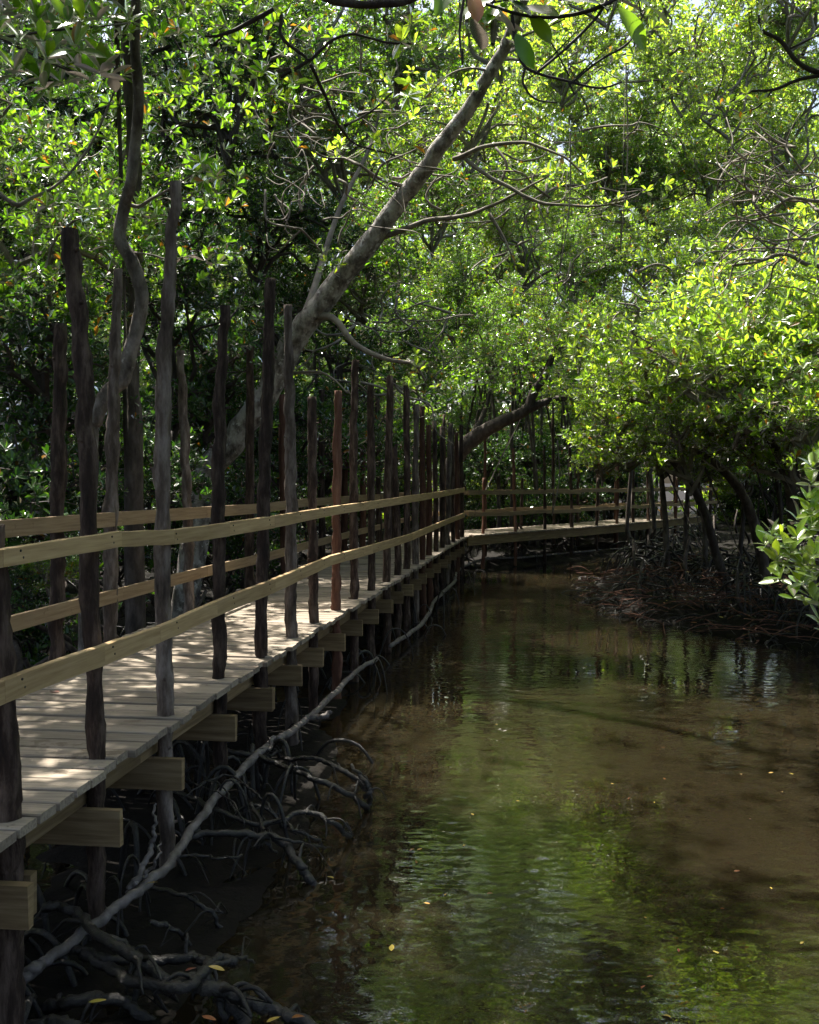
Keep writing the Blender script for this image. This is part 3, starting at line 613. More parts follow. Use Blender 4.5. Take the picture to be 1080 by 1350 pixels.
for (x, y, z, kd, sc) in [(3.6, 11.8, 10.9, 's0', 1.0), (5.4, 10.4, 10.2, 's1', .95), (-1.6, 9.8, 9.9, 'g1', .95), (3.7, 8.4, 9.4, 'g2', .85), (-1.1, 7.0, 8.7, 'g0', .85)]:  # unseen extra crowns above the frame, added to shade the near water
    for nm, me in zip(('crown', 'branches'), CR[kd]):
        link(nm, me, T, Vector((x, y, z)) - b0, (0, 0, R.uniform(0, 6)), sc)['kind'] = 'stuff'
# curvy stem at upper left
b0 = at(112, 700, 9.8); b0.z = .1
T = empty('crooked_tree', b0, 'slender grey tree with an S-shaped stem rising past the tall posts at upper left', 'tree')
mb = MB(); pts = [(118, 590, 9.8), (124, 556, 9.8), (142, 518, 9.8), (162, 500, 9.8), (171, 466, 9.8), (182, 427, 9.8), (187, 388, 9.75), (174, 345, 9.7), (158, 314, 9.7), (163, 277, 9.7), (173, 240, 9.6), (178, 195, 9.6), (183, 130, 9.5), (178, 60, 9.4), (179, 0, 9.3), (172, -90, 9.2)]
tube(mb, [b0 - Vector((0, 0, .4)), b0 + Vector((0, 0, .3))] + [at(*p) for p in pts], [.10, .088, .084, .08, .076, .074, .072, .07, .068, .065, .062, .06, .056, .054, .052, .048, .045, .04], 10, 5, .04, .0)
mb.build('trunk', M['barkmid'], T, True)
mb = MB(); limb(mb, [(170, 270, 9.7), (184, 272, 9.7), (200, 262, 9.6), (222, 250, 9.6), (262, 225, 9.5)], 6, 2); limb(mb, [(178, 333, 9.7), (200, 336, 9.6), (225, 342, 9.6), (260, 335, 9.5)], 3, 1.2)
limb(mb, [(160, 100, 9.5), (120, 190, 9.3), (80, 240, 9.2), (40, 262, 9.1), (22, 270, 9), (0, 256, 9)], 2.5, 6); mb.build('branch', M['twig'], T, True)
lb = MB(); Cs = []
for (px, py, d, n, s_) in [(172, -120, 9.2, 140, .7), (262, 224, 9.5, 9, .12), (262, 335, 9.5, 7, .12), (60, 30, 8.6, 90, .5), (260, 10, 9.6, 60, .5), (150, 20, 8.9, 8, .1), (350, 60, 10.5, 50, .45)]:
    Cs.append(np.array(at(px, py, d)) + NR.normal(0, s_, (n, 3)))
Cs = np.concatenate(Cs); rosettes(lb, Cs, NR.normal(0, .4, Cs.shape) + [0, 0, .8]); lb.build('crown', M['leaf'], T)['kind'] = 'stuff'
# darker trunk behind it
b0 = at(178, 700, 11.5); b0.z = .1
T = empty('dark_tree', b0, 'straight dark tree trunk standing just behind the S-shaped stem', 'tree')
mb = MB(); tube(mb, [b0 - Vector((0, 0, .4))] + [at(*p) for p in [(176, 600, 11.5), (172, 500, 11.5), (178, 400, 11.5), (178, 300, 11.4), (176, 200, 11.4), (168, 60, 11.3), (150, -60, 11.2)]], [.12, .11, .10, .095, .09, .08, .07, .05], 9, 5, .04, .008)
mb.build('trunk', M['darkbark'], T, True)
lb = MB(); Cs = np.array(at(140, -20, 11.2)) + NR.normal(0, 1, (220, 3)) * [1.1, 1.0, .6]; rosettes(lb, Cs, NR.normal(0, .4, Cs.shape) + [0, 0, .8]); lb.build('crown', M['leaf'], T)['kind'] = 'stuff'
# far dark tree leaning right over the bend
b0 = at(585, 700, 29); b0.z = .1
T = empty('bent_tree', b0, 'dark tree leaning right over the bend of the boardwalk, forking near its top', 'tree')
mb = MB(); tube(mb, [b0 - Vector((0, 0, .4))] + [at(*p) for p in [(592, 640, 29), (604, 600, 29), (628, 575, 29), (662, 556, 28.6), (694, 540, 28.3), (705, 515, 28.2), (722, 488, 28), (740, 440, 28)]], [.28, .26, .24, .22, .18, .15, .12, .09, .05], 9, 5, .05, .01)
tube(mb, [at(*p) for p in [(690, 543, 28.3), (725, 528, 28.2), (770, 520, 28), (800, 505, 28)]], [.14, .10, .07, .04], 7, 4, .05)
tube(mb, [at(*p) for p in [(620, 580, 29), (640, 540, 29.4), (650, 500, 29.6)]], [.10, .07, .03], 7, 4, .05)
mb.build('trunk', M['darkbark'], T, True)
lb = MB(); Cs = np.concatenate([np.array(at(745, 430, 28)) + NR.normal(0, .8, (260, 3)), np.array(at(805, 498, 28)) + NR.normal(0, .5, (120, 3)), np.array(at(650, 490, 29.5)) + NR.normal(0, .7, (200, 3))]); rosettes(lb, Cs, NR.normal(0, .4, Cs.shape) + [0, 0, .8], 7, .13); lb.build('crown', M['leaf'], T)['kind'] = 'stuff'

# right-bank trees that lean over the water, each with traced stem, crown and arching roots
def bank_tree(pts, w0, w1, label, crowns, name='bank_tree', rt=(6, .55, .7)):
    b = at(*pts[0]); b.z = gz(b.x, b.y); Tt = empty(name, b, label, 'tree')
    mb = MB(); k = pts[0][2] / F * .5
    tube(mb, [b - Vector((0, 0, .3))] + [at(*p) for p in pts], [w0 * k * 1.1, w1 * k], 9, 5, .05, .008); mb.build('trunk', M['darkbark'], Tt, True)
    o = link('prop_roots', roots_mesh(0, *rt), Tt, (0, 0, 0)); o['kind'] = 'stuff'
    for (px, py, d, kd, sc) in crowns:
        c = at(px, py, d) - b
        for nm, me in zip(('crown', 'branches'), CR[kd]):
            o = link(nm, me, Tt, c, (R.uniform(-.2, .2), R.uniform(-.2, .2), R.uniform(0, 6)), sc); o['kind'] = 'stuff'
    return Tt
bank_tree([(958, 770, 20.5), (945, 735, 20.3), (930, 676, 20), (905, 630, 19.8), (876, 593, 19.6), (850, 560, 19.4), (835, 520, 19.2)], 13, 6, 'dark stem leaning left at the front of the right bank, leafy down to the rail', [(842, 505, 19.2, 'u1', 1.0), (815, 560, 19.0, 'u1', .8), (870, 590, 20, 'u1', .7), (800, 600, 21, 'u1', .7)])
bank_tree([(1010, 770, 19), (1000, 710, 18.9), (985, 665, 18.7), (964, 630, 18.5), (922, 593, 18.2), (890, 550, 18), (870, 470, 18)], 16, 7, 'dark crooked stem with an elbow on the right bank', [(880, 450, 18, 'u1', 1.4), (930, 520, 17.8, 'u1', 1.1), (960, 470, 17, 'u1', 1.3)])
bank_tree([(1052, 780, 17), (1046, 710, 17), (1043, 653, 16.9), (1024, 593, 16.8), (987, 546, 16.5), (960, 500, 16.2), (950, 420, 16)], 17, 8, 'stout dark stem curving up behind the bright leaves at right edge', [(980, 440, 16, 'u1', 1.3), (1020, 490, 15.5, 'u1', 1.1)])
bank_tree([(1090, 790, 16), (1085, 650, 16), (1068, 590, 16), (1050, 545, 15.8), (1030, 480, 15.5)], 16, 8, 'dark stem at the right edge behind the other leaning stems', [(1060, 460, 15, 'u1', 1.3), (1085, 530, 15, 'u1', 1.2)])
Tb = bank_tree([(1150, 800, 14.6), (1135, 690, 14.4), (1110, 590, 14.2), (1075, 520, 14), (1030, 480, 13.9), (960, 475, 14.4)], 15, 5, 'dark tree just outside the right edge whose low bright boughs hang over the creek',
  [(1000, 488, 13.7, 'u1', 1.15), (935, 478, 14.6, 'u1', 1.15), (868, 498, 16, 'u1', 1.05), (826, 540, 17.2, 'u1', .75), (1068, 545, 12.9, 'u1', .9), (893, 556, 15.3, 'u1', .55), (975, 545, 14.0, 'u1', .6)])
mb = MB(); limb(mb, [(1030, 480, 13.9), (960, 470, 14.4), (900, 490, 15.2), (850, 530, 16.4)], 5, 2); limb(mb, [(1090, 560, 14.1), (1060, 560, 13.4), (1030, 575, 13)], 4, 2); mb.build('branch', M['dtwig'], Tb, True)
for (px, d, tx) in [(880, 24, 860), (905, 25, 915), (930, 23, 900), (975, 24, 990), (1030, 22, 1010), (830, 33, 838), (860, 30, 850)]:
    bank_tree([(px, 760 - (d - 20) * 4, d), (px + R.uniform(-6, 6), 690, d), ((px + tx) / 2, 600, d), (tx, 480, d)], R.uniform(6, 10), 4, 'thin dark stem in the shade under the right-bank leaves', [(tx, 470, d, 'u1', 1.5), (px + R.uniform(-25, 25), R.uniform(560, 625), d - .8, 'u1', .8)], 'bank_sapling')
for o in C.objects:
    if o.name.startswith('bank_sapling'): o['group'] = 'thin stems in the shade of the right bank'

# thin poles and stems in the dark behind the bend
for k in range(34):
    px = R.uniform(600, 880); d = R.uniform(34, 46); b = at(px, 690, d)
    if abs((b.y - 33.2) - (b.x - 6.7) * 10.3 / 6.8) < 2.8: continue
    b.z = .1; T = empty('thin_stem', b, 'thin bare mangrove stem in the dark gap behind the far boardwalk', 'tree', 'bare stems behind the far boardwalk')
    mb = MB(); l = R.uniform(-.6, .6); tube(mb, [b - Vector((0, 0, .3)), b + Vector((l * .3, 0, 2)), b + Vector((l * .6, .2, 4.2)), b + Vector((l * 1.6, 0, 7))], [.09, .07, .06, .03], 6, 4, .06, .02); mb.build('trunk', M['darkbark'], T, True)
    rosette_spray(b + Vector((l * 1.6, 0, 7)), 60, .6, .13, 'leaf', 'crown', T)

# undergrowth saplings: left behind the rail
for (px, py, d, kd, sc) in [(30, 655, 9.5, 'u0', .8), (-20, 600, 9.5, 'u0', .9), (65, 745, 9.3, 'u1', .35), (10, 770, 9.2, 'u0', .4), (220, 620, 12.5, 'u0', .7), (120, 560, 12, 'u0', .8), (45, 520, 11, 'u0', .9), (300, 640, 15.5, 'u0', .8), (370, 600, 17, 'u0', .9), (60, 440, 10.5, 'u0', .9), (270, 520, 14.5, 'u0', .9), (430, 600, 20, 'u0', 1.0), (470, 560, 22, 'u0', 1.1), (520, 590, 25, 'u0', 1.0), (640, 600, 34, 'u0', 1.2), (700, 590, 36, 'u0', 1.3)]:
    c = at(px, py, d); x = min(c.x, pf(min(c.y, 27)) - 2.0) if c.y < 27 else c.x
    tree(x, c.y, c.z, kd, sc, 'low leafy mangrove sapling in the shade behind the left-hand rail', 'saplings behind the left-hand rail', (0, 0), .4, False, 'mangrove_sapling')
rng = len(trees)

# ------------------------------------------------------------------ roots and dead wood
def ropes(name, label, cat, items, m='root', part='root', seg=8, group=None):
    """items: (list of (px, py, z) rows on level z, w0, w1) in photo pixels"""
    W = []
    for pts, w0, w1 in items:
        P = [on(p[0], p[1], p[2]) for p in pts]; W.append((P, [(w0 + (w1 - w0) * k / (len(P) - 1)) * (.5 if m == 'root' else .44) * P[k].y / F for k in range(len(P))]))
    b = W[0][0][0].copy(); b.z = 0; Tt = empty(name, b, label, cat, group)
    for P, r in W:
        mb = MB(); c = tube(mb, P, r, seg + 2, 11, .11, .008)
        if m == 'root':
            for q in range(max(2, len(P) - 1)):      # rootlets and broken side shoots
                i = R.randrange(3, len(c) - 1); v = Vector((R.uniform(-1, 1), R.uniform(-1, 1), R.uniform(-.6, .5))).normalized() * R.uniform(.06, .28); r1 = r[min(len(r) - 1, i // 11)]
                tube(mb, [Vector(c[i]), Vector(c[i]) + v * .5 + Vector((0, 0, .02)), Vector(c[i]) + v + Vector((0, 0, -.08))], [r1 * .5, r1 * .22], 5, 5, .1, .004)
        mb.build(part, M[m], Tt, True)
    return Tt
ropes('fallen_pole', 'long grey fallen pole lying beside the boardwalk over the roots', 'fallen branch', [
  ([(-40, 1345, .1), (20, 1298, .14), (60, 1268, .2), (120, 1222, .26), (172, 1182, .32), (222, 1140, .34), (250, 1098, .36), (290, 1046, .36), (345, 990, .36), (372, 970, .36)], 19, 11),
  ([(366, 976, .38), (400, 952, .34), (440, 915, .3), (470, 885, .25), (498, 868, .22)], 11, 6),
  ([(360, 972, .40), (355, 990, .36)], 9, 4), ([(404, 946, .34), (425, 945, .36), (436, 938, .38)], 9, 7)], 'stick', 'pole')
ropes('forked_branch', 'broken dead branch with a pale tip sticking up beside the near posts', 'fallen branch', [
  ([(168, 1180, .3), (185, 1150, .4), (200, 1115, .5), (204, 1090, .6), (204, 1060, .7)], 12, 3), ([(178, 1165, .36), (195, 1150, .4), (208, 1130, .5), (212, 1110, .5)], 7, 2)], 'stick', 'branch')
ropes('driftwood', 'split grey log end lying in the bottom left corner', 'log', [([(-40, 1330, .12), (0, 1310, .15), (30, 1290, .2), (52, 1268, .24)], 26, 16)], 'stick', 'log')
ropes('floating_branch', 'thin pale root trailing along the waterline towards the bend', 'root', [
  ([(514, 852, .15), (540, 835, .12), (560, 818, .1), (575, 790, .12), (598, 768, .14), (606, 750, .2), (640, 737, .25), (690, 735, .2), (760, 728, .2), (830, 722, .2)], 7, 2.5)], 'stick', 'root')
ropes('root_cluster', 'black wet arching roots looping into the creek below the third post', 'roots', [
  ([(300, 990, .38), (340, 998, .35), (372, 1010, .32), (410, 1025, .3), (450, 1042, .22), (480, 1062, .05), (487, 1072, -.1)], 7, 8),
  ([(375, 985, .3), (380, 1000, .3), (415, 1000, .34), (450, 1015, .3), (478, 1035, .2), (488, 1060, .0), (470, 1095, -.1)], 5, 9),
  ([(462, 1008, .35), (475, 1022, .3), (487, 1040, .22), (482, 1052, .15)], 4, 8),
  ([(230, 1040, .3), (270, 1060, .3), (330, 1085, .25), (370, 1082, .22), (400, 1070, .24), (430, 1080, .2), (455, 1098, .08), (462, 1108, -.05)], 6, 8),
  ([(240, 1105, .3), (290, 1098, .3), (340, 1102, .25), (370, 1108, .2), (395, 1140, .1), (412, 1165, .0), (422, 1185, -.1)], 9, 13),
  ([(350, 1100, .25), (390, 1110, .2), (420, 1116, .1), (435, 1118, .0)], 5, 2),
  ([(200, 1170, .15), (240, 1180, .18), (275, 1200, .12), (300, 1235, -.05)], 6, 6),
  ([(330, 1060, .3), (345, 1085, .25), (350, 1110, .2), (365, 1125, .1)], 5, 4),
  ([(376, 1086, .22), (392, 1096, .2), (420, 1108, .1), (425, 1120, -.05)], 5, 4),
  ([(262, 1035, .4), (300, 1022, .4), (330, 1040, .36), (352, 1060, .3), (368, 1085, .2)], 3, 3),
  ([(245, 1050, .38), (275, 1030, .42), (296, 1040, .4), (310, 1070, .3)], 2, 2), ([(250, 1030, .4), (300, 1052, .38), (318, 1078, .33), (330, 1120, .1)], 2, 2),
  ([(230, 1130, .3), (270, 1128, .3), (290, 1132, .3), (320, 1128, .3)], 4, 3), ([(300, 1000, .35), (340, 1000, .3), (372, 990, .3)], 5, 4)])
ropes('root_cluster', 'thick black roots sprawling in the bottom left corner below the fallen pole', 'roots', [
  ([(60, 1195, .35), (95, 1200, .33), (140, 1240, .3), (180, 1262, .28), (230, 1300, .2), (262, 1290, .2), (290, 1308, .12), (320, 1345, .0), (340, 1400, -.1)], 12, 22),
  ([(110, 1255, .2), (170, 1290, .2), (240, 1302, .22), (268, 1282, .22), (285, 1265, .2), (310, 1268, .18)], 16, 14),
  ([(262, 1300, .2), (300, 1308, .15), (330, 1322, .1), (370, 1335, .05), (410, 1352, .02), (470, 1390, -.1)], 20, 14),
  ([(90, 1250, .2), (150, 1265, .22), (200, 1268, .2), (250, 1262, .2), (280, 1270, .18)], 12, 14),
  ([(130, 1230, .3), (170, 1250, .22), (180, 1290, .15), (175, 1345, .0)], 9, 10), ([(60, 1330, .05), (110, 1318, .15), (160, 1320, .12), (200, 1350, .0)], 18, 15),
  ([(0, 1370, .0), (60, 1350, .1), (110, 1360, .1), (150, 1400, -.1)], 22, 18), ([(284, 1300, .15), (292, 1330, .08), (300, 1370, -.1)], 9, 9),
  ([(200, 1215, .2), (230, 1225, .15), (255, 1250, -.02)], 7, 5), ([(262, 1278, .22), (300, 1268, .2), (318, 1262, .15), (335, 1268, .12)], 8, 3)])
# dense small roots under the deck and between: one object each, uncountable
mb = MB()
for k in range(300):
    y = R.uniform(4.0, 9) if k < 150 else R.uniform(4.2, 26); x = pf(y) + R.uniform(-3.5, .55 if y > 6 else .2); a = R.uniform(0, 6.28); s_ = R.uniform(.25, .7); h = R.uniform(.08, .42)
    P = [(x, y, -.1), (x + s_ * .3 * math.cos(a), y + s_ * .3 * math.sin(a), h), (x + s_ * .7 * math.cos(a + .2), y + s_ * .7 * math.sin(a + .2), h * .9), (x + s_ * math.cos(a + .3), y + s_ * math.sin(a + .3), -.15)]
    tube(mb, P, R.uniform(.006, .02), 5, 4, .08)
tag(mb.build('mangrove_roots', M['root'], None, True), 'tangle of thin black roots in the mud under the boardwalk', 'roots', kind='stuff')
mb = MB()
for k in range(900):
    px = R.uniform(775, 1110); d = R.uniform(14.2, 25); x = (px - 540) / F * d
    dist = float(chan(np.array([x]), np.array([d]))[0])
    if dist < -.12 or dist > 3.0: continue
    a = R.uniform(0, 6.28); s_ = R.uniform(.25, 1.0); h = min(.42, .07 + max(0, dist) * .18) * R.uniform(.2, 1.1)
    P = [(x, d, -.05), (x + s_ * .25 * math.cos(a), d + s_ * .25 * math.sin(a), h), (x + s_ * .7 * math.cos(a + .3), d + s_ * .7 * math.sin(a + .3), h * .85), (x + s_ * math.cos(a + .5), d + s_ * math.sin(a + .5), -.12)]
    tube(mb, P, R.uniform(.005, .016), 5, 4, .1, .012)
tag(mb.build('mangrove_roots', M['root'], None, True), 'dense heap of arching black roots piled along the right bank', 'roots', kind='stuff')
mb = MB()
for k in range(420):
    px = R.uniform(770, 1100); d = R.uniform(14.4, 25); x = (px - 540) / F * d; dist = float(chan(np.array([x]), np.array([d]))[0])
    if dist < -.5 or dist > 2.6: continue
    a = R.uniform(0, 6.28); l = R.uniform(.3, 1.1); z = .05 + max(0, dist) * .18 + R.uniform(0, .18)
    p = Vector((x, d, z)); q = p + Vector((math.cos(a) * l, math.sin(a) * l, R.uniform(-.12, .15))); mid = (p + q) / 2 + Vector((R.uniform(-.08, .08), 0, R.uniform(0, .12)))
    tube(mb, [p, mid, q], [R.uniform(.006, .016), .004], 5, 4, .08)
tag(mb.build('dead_twigs', M['postred'], None, True), 'grey and brown dead twigs lying over the right-bank roots', 'twigs', kind='stuff')

# ------------------------------------------------------------------ close foliage, leaf by leaf
def big_leaf(name, m, bend=.12, wd=.21):
    V = []; X = [0, .12, .3, .5, .7, .86, 1]; W = [.02, .10, .17, wd, .19, .12, .0]
    for x, w_ in zip(X, W):
        z = -bend * x * x
        for s_, f in ((-1, .16), (-.5, .05), (0, 0), (.5, .05), (1, .16)): V.append((x, s_ * w_, z + f * w_ * 1.2))
    Q = [[i * 5 + j, (i + 1) * 5 + j, (i + 1) * 5 + j + 1, i * 5 + j + 1] for i in range(6) for j in range(4)]
    mb = MB(); mb.add(V, Q); return mb.mesh(name, M[m], smooth=True)
BL = {k: [big_leaf('leaf', k, b_) for b_ in (.05, .15, .3)] for k in ('leafbig', 'leaf', 'leafshade', 'leafblue', 'leafred', 'leafyel')}
def add_leaf(parent, p, u, up, L, m, label=None):
    u = Vector(u).normalized(); s_ = Vector(up).cross(u).normalized(); n = u.cross(s_)
    o = bpy.data.objects.new('leaf', R.choice(BL[m])); C.objects.link(o); o.parent = parent
    mt = Matrix((u, s_, n)).transposed().to_4x4(); mt.translation = Vector(p) - parent.location; o.matrix_local = mt @ Matrix.Scale(L, 4)
    if label: o['label'] = label
    return o
def big_rosette(parent, p, ax, n, L, m, lo=5, hi=70):
    ax = Vector(ax).normalized(); e1 = ax.cross(Vector((.3, .9, .1))).normalized(); e2 = ax.cross(e1); ph = R.uniform(0, 6)
    for k in range(n):
        a = ph + k * 2.4; el = math.radians(lo + (hi - lo) * k / max(1, n - 1) + R.uniform(-9, 9)); r_ = e1 * math.cos(a) + e2 * math.sin(a)
        u = r_ * math.cos(el) + ax * math.sin(el); nn = ax * math.cos(el) - r_ * math.sin(el) + Vector((R.uniform(-.3, .3), R.uniform(-.3, .3), 0))
        add_leaf(parent, Vector(p) + ax * .006 * k, u, nn, L * R.uniform(.7, 1.15), m)
def spray(name, label, stems, ros, m, tm, L):
    b = at(*stems[0][0][0]); T = empty(name, b, label, 'branch')
    mb = MB()
    for pts, w0, w1 in stems: limb(mb, pts, w0, w1, 7, 4, .05)
    mb.build('stem', M[tm], T, True)
    for (px, py, d, n) in ros:
        mm = m
        big_rosette(T, at(px, py, d), (R.uniform(-.5, .3), R.uniform(-.7, .1), R.uniform(.5, 1)), n, L, mm)
    return T
# bright sprig entering at the right edge
rs = []
for (px, py) in [(1070, 640), (1078, 610), (1050, 690), (1066, 700), (1030, 712), (1044, 728), (1020, 728), (1058, 748), (1034, 752), (1072, 735), (1050, 770), (1076, 765), (1024, 742), (1072, 680), (1078, 820), (1088, 655), (1092, 710), (1095, 790), (1066, 788), (1010, 722), (1090, 835), (1062, 660), (1080, 690), (1040, 735), (1052, 712), (1068, 755), (1030, 765), (1046, 790), (1085, 735), (1072, 622), (1060, 772), (1080, 800), (1018, 708)]:
    rs.append((px, py, 6 + R.uniform(-.25, .25), R.randint(6, 8)))
spray('leafy_branch', 'bright yellow-green leafy branch reaching in from the right edge above the water', [([(1990, 800, 6.4), (1500, 870, 6.3), (1250, 850, 6.1), (1130, 790, 6), (1095, 760, 6), (1060, 745, 6), (1025, 735, 6)], 5, 2.5), ([(1300, 855, 6.1), (1200, 760, 6), (1120, 700, 6), (1085, 690, 6), (1050, 695, 6)], 4, 2), ([(1200, 760, 6), (1150, 690, 6), (1120, 660, 6), (1090, 645, 6), (1065, 640, 6)], 4, 2), ([(1250, 850, 6.1), (1180, 850, 6), (1120, 840, 6), (1095, 830, 6), (1078, 822, 6)], 4, 2)], rs, 'leafbig', 'twig', .12)
# broad leaves at the upper left corner
rs = [(R.uniform(-10, 150), R.uniform(20, 120), R.uniform(4.6, 5.6), R.randint(6, 8)) for k in range(32)] + [(172, 30, 5.5, 7), (60, 85, 4.8, 8), (20, 100, 4.7, 8)]
spray('leafy_branch', 'dark branch with broad green leaves hanging into the upper left corner', [([(-60, 20, 5), (0, 50, 5), (60, 80, 5), (110, 100, 5)], 5, 2), ([(0, 50, 5), (70, 40, 5), (130, 35, 5), (170, 30, 5.4)], 4, 2)], rs, 'leaf', 'dtwig', .13)
# dark twigs with large leaves at the top edge, close to the viewer
d0 = 3.4
T = spray('hanging_branch', 'close dark twigs with large green leaves and one orange leaf at the top edge', [
 ([(870, -40, d0), (800, 5, d0), (740, 22, d0), (690, 20, d0), (640, 5, d0)], 6, 4), ([(675, 20, d0), (680, 55, d0), (690, 85, d0), (710, 97, d0), (745, 106, d0), (790, 116, d0), (820, 108, d0)], 5, 2.5),
 ([(800, 0, d0), (785, 25, d0), (745, 65, d0), (705, 98, d0)], 4, 4), ([(850, 15, d0), (830, 55, d0), (790, 80, d0), (750, 112, d0)], 3, 3), ([(692, 90, d0), (690, 110, d0), (705, 130, d0), (735, 136, d0)], 4, 2), ([(750, 108, d0), (757, 124, d0)], 3, 2),
 ([(745, 25, d0), (720, 40, d0), (735, 70, d0), (750, 100, d0)], 2, 2), ([(612, -5, d0), (606, 40, d0), (610, 85, d0)], 4, 3), ([(840, -10, d0), (846, 20, d0)], 3, 2)], [], 'leaf', 'dtwig', .11)
for (px, py, tx, ty, m, lab) in [(624, -8, 630, 22, 'leafred', 'orange withering leaf'), (624, 25, 636, 62, 'leafblue', None), (640, 18, 690, 40, 'leaf', None), (690, 8, 735, 18, 'leaf', None), (680, 45, 700, 82, 'leaf', None), (665, 5, 640, 22, 'leaf', None), (700, 0, 660, -12, 'leaf', None),
  (785, 30, 762, 62, 'leaf', None), (815, 10, 858, 56, 'leaf', None), (800, -5, 850, 14, 'leaf', None), (790, 5, 740, -14, 'leafblue', None), (840, 0, 885, 20, 'leaf', None), (650, 0, 610, 8, 'leaf', None), (720, -5, 760, -22, 'leaf', None), (740, 0, 700, -25, 'leafblue', None), (700, 20, 725, 50, 'leaf', None), (868, -8, 900, -30, 'leaf', None), (800, 12, 775, -10, 'leaf', None), (655, 10, 680, 42, 'leaf', None), (668, -4, 700, 18, 'leafblue', None), (600, -20, 575, 5, 'leaf', None)]:
    a = at(px, py, d0 + R.uniform(-.08, .08)); b = at(tx, ty, d0 + R.uniform(-.12, .12)); add_leaf(T, a, b - a, Vector((R.uniform(-.4, .4), -.35 if R.random() < .6 else -.8, R.uniform(.4, .9))), (b - a).length * 1.05, m, lab)
# mossy branch along the top edge
def bough(name, label, items, m, ros=None):
    b = at(*items[0][0][0]); T = empty(name, b, label, 'branch'); mb = MB()
    for pts, w0, w1 in items: limb(mb, pts, w0, w1, 8, 5, .07, .004)
    mb.build('stem', M[m], T, True)
    if ros:
        lb = MB(); Cs = np.concatenate([np.array(at(px, py, d)) + NR.normal(0, .1, (n, 3)) for px, py, d, n in ros]); rosettes(lb, Cs, NR.normal(0, .5, Cs.shape) + [0, 0, .7], 7, .11)
        lb.build('foliage', M['leafsun'], T)['kind'] = 'stuff'
    return T
bough('overhead_branch', 'dark mossy branch crossing the very top edge of the view', [([(380, -30, 6), (430, -2, 6), (490, 6, 6), (540, 0, 6), (580, -25, 6)], 12, 9)], 'darkbark')
bough('crooked_branch', 'dark crooked branch zigzagging across the foliage near the top', [([(360, 12, 8), (300, 44, 8), (270, 48, 8)], 7, 3), ([(372, 20, 8), (372, 50, 8), (400, 72, 8), (410, 78, 8), (440, 52, 8), (472, 46, 8), (510, 56, 8), (545, 58, 8)], 5, 3), ([(410, 78, 8), (370, 102, 8)], 6, 4),
  ([(410, 85, 8.2), (430, 130, 8.4), (450, 170, 8.6), (470, 190, 8.8), (520, 205, 9)], 5, 2), ([(455, 165, 8.6), (485, 150, 9), (520, 120, 9)], 4, 2)], 'dtwig', [(545, 58, 8, 6), (370, 104, 8, 5), (520, 205, 9, 8), (520, 118, 9, 7)])
bough('bare_branch', 'dark bare branch reaching in from the upper right edge', [([(1110, 105, 11), (1060, 88, 11), (1030, 55, 11), (1005, 40, 11), (1000, 20, 11)], 8, 3), ([(1040, 65, 11), (1080, 46, 11)], 3, 2), ([(1110, 98, 11), (1060, 103, 11), (1020, 118, 11), (985, 122, 11), (955, 140, 11)], 6, 2), ([(1020, 118, 11), (1000, 140, 11), (980, 150, 11)], 3, 2)], 'dtwig', [(1000, 18, 11, 6), (955, 140, 11, 6), (980, 152, 11, 5)])
b = at(1100, 330, 12.5); T = empty('dead_branches', b, 'tangle of bare grey twigs spreading from the right edge in front of bright leaves', 'branch'); mb = MB()
for k in range(46):
    x0, y0 = R.uniform(985, 1100), R.uniform(180, 350); x = x0; y = y0; a = R.uniform(2.4, 3.9); pts = [(x, y, 12.5)]
    for j in range(R.randint(3, 5)):
        a += R.uniform(-.8, .8); l = R.uniform(14, 36); x += math.cos(a) * l; y += math.sin(a) * l * .8; pts.append((x, y, 12.5 + R.uniform(-.3, .3)))
    limb(mb, pts, R.uniform(2, 4), 1.2, 5, 4)
limb(mb, [(1120, 345, 12.5), (1070, 350, 12.5), (1035, 335, 12.5), (1000, 345, 12.5), (965, 350, 12.5)], 7, 3); limb(mb, [(1120, 250, 12.5), (1080, 265, 12.5), (1040, 262, 12.5), (1000, 290, 12.5), (960, 282, 12.5)], 6, 2)
mb.build('stem', M['twig'], T, True)
for (nm_, lb_, x0_, x1_, y0_, y1_, d_, n_) in [('bare_branch', 'curly bare pale twigs crowding left of the leaning trunk', 350, 590, 60, 330, 12.6, 34), ('bare_branch', 'fine grey twigs arching right of the leaning trunk below its long side branches', 640, 850, 150, 380, 13.5, 26), ('bare_branch', 'pale bent twigs over the tops of the dense pole row', 440, 600, 380, 520, 17, 16)]:
    T = empty(nm_, at((x0_ + x1_) / 2, (y0_ + y1_) / 2, d_), lb_, 'branch'); mb = MB()
    for k in range(n_):
        x, y = R.uniform(x0_, x1_), R.uniform(y0_, y1_); a = R.uniform(0, 6.28); d = d_ + R.uniform(-.6, .8); pts = [(x, y, d)]
        for j in range(R.randint(3, 6)):
            a += R.uniform(-.9, .9); l = R.uniform(12, 34); x += math.cos(a) * l; y += math.sin(a) * l * .7; d += R.uniform(-.15, .15); pts.append((x, y, d))
        limb(mb, pts, R.uniform(2, 4.5), 1.0, 5, 4)
        if R.random() < .6:
            q = pts[len(pts) // 2]; a += R.uniform(.6, 1.4); limb(mb, [q, (q[0] + math.cos(a) * 14, q[1] + math.sin(a) * 14, q[2]), (q[0] + math.cos(a + .5) * 30, q[1] + math.sin(a + .5) * 26, q[2] + .1)], 2, .8, 4, 4)
    mb.build('stem', M['twig'], T, True)['kind'] = 'stuff'
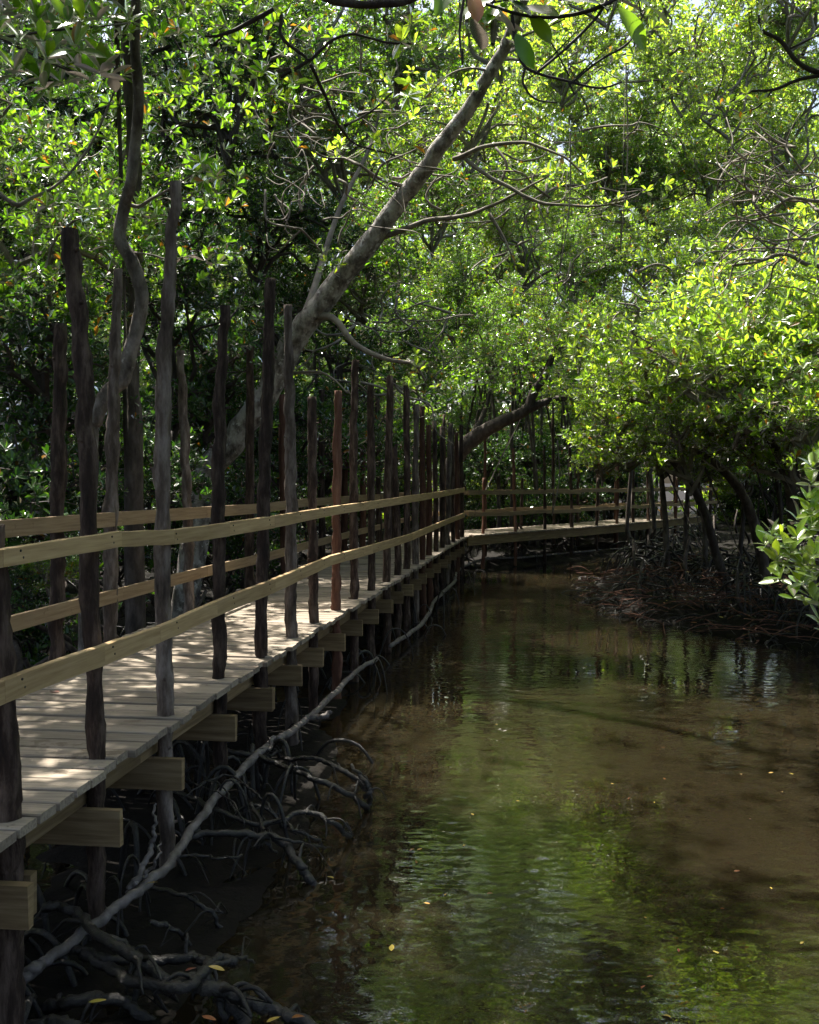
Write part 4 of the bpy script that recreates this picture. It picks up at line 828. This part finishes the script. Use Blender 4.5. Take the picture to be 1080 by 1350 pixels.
# hanging vines
for (a, b, d) in [((752, 175), (738, 360), 12), ((825, 80), (818, 330), 14), ((735, 640 - 60), (728, 680), 24)]:
    p = at(*a, d); T = empty('hanging_vine', p, 'thin hanging vine at %s' % ('the bend of the boardwalk' if d > 20 else 'the upper centre in front of bright leaves'), 'vine'); mb = MB(); limb(mb, [(*a, d), ((a[0] + b[0]) / 2 + 6, (a[1] + b[1]) / 2, d), (*b, d)], 2, 1.5, 5, 6); mb.build('stem', M['twig'], T, True)
    if d < 20: T['label'] = 'thin straight vine hanging %s' % ('beneath the dark twigs at upper centre' if d == 12 else 'to the right of the leaning trunk')

# ------------------------------------------------------------------ fallen leaves
def fallen(p, L, m, label, group, yaw=None):
    o = bpy.data.objects.new('fallen_leaf', R.choice(BL[m])); C.objects.link(o); o.location = p; o.scale = (L, L, L * .6)
    o.rotation_euler = (R.uniform(-.2, .2), R.uniform(-.15, .15), R.uniform(0, 6.28) if yaw is None else yaw); tag(o, label, 'leaf', group); return o
for (px, py, lb_) in [(517, 1245, 'yellow leaf floating in the near water'), (440, 1158, 'small pale leaf floating beside the near roots'), (885, 1341, 'yellow leaf floating at the bottom edge of the creek')]:
    fallen(on(px, py, .006), .07, 'leafyel', lb_, None)
for k in range(34):
    px, py = R.uniform(520, 1060), R.uniform(860, 1300); fallen(on(px, py, .005), R.uniform(.025, .05), R.choice(['leafyel', 'leafyel', 'leafred']), 'tiny yellow or brown leaf drifting on the creek', 'small leaves drifting on the creek')
for (px, py, z, m, lb_) in [(245, 1280, .33, 'leafred', 'orange leaf lying on a thick black root'), (275, 1274, .33, 'leafyel', 'curled yellow leaf on the thick root beside the orange one'), (370, 1340, .12, 'leafyel', 'yellow leaf at the tip of the lowest root'), (385, 1342, .12, 'leafred', 'orange leaf at the tip of the lowest root'), (140, 1318, .2, 'leafyel', 'narrow yellow leaf stalk among the bottom left roots'), (285, 1345, .16, 'leafred', 'orange leaf at the bottom edge between the roots'), (208, 1163, .40, 'leafyel', 'pale curled leaf caught on the fallen pole')]:
    fallen(on(px, py, z), .075, m, lb_, None)
for k in range(110):
    px = R.uniform(785, 1075); d = R.uniform(14.6, 21); x = (px - 540) / F * d; ds = float(chan(np.array([x]), np.array([d]))[0])
    if ds < -.1: continue
    fallen(Vector((x, d, min(.5, .10 + max(0, ds) * .2) + R.uniform(0, .1))), R.uniform(.06, .11), R.choice(['leafred', 'leafyel']), 'orange dead leaf on the right-bank roots', 'orange leaves on the right bank')
for (px, py, lb_) in [(198, 855, 'yellow leaf on the deck behind the second post'), (78, 912, 'brown leaf lying on the near planks')]:
    fallen(on(px, py, DZ + .008), .09, 'leafyel' if px > 100 else 'leafred', lb_, None)
# a few more trees deep in the left thicket, closing the gaps to the sky
for (px, py, d, kd, sc) in [(365, 185, 26, 'g0', 1.1), (300, 140, 24, 'd0', 1.1), (235, 190, 23, 'd1', 1.1), (400, 90, 28, 'g1', 1.2), (330, 230, 30, 'g2', 1.2), (60, 150, 20, 'd0', 1.1), (130, 60, 22, 'd1', 1.1), (660, 60, 34, 's0', 1.2), (760, 100, 36, 's1', 1.2)]:
    c = at(px, py, d); bx = min(c.x, pf(min(c.y, 27)) - 2.8) if c.y < 29 else c.x
    tree(bx, c.y, c.z, kd, sc, 'tall mangrove tree deep in the thicket', 'tall trees deep in the thicket', (c.x - bx, 0), 1.2, False)
# trees that share one description: tell them apart by their order in depth
from collections import defaultdict
same = defaultdict(list)
for o in C.objects:
    if o.get('category') == 'tree' and o['label'].split()[0] in ('near', 'midway', 'farther', 'distant'): same[o['label']].append(o)
ORD = ['nearest', 'second nearest', 'third nearest', 'fourth nearest', 'fifth nearest', 'sixth nearest', 'seventh nearest', 'eighth nearest', 'ninth nearest', 'tenth nearest']
for lb_, os_ in same.items():
    if len(os_) > 1:
        for k, o in enumerate(sorted(os_, key=lambda q: q.location.y)):
            if k < 10: o['label'] = ORD[k] + ' ' + lb_.replace(' with its ', ', ') if len(lb_.split()) > 13 else ORD[k] + ' ' + lb_
print('tris', sum(len(m_.polygons) for m_ in bpy.data.meshes) * 2, 'objects', len(bpy.data.objects), 'trees', len(trees))
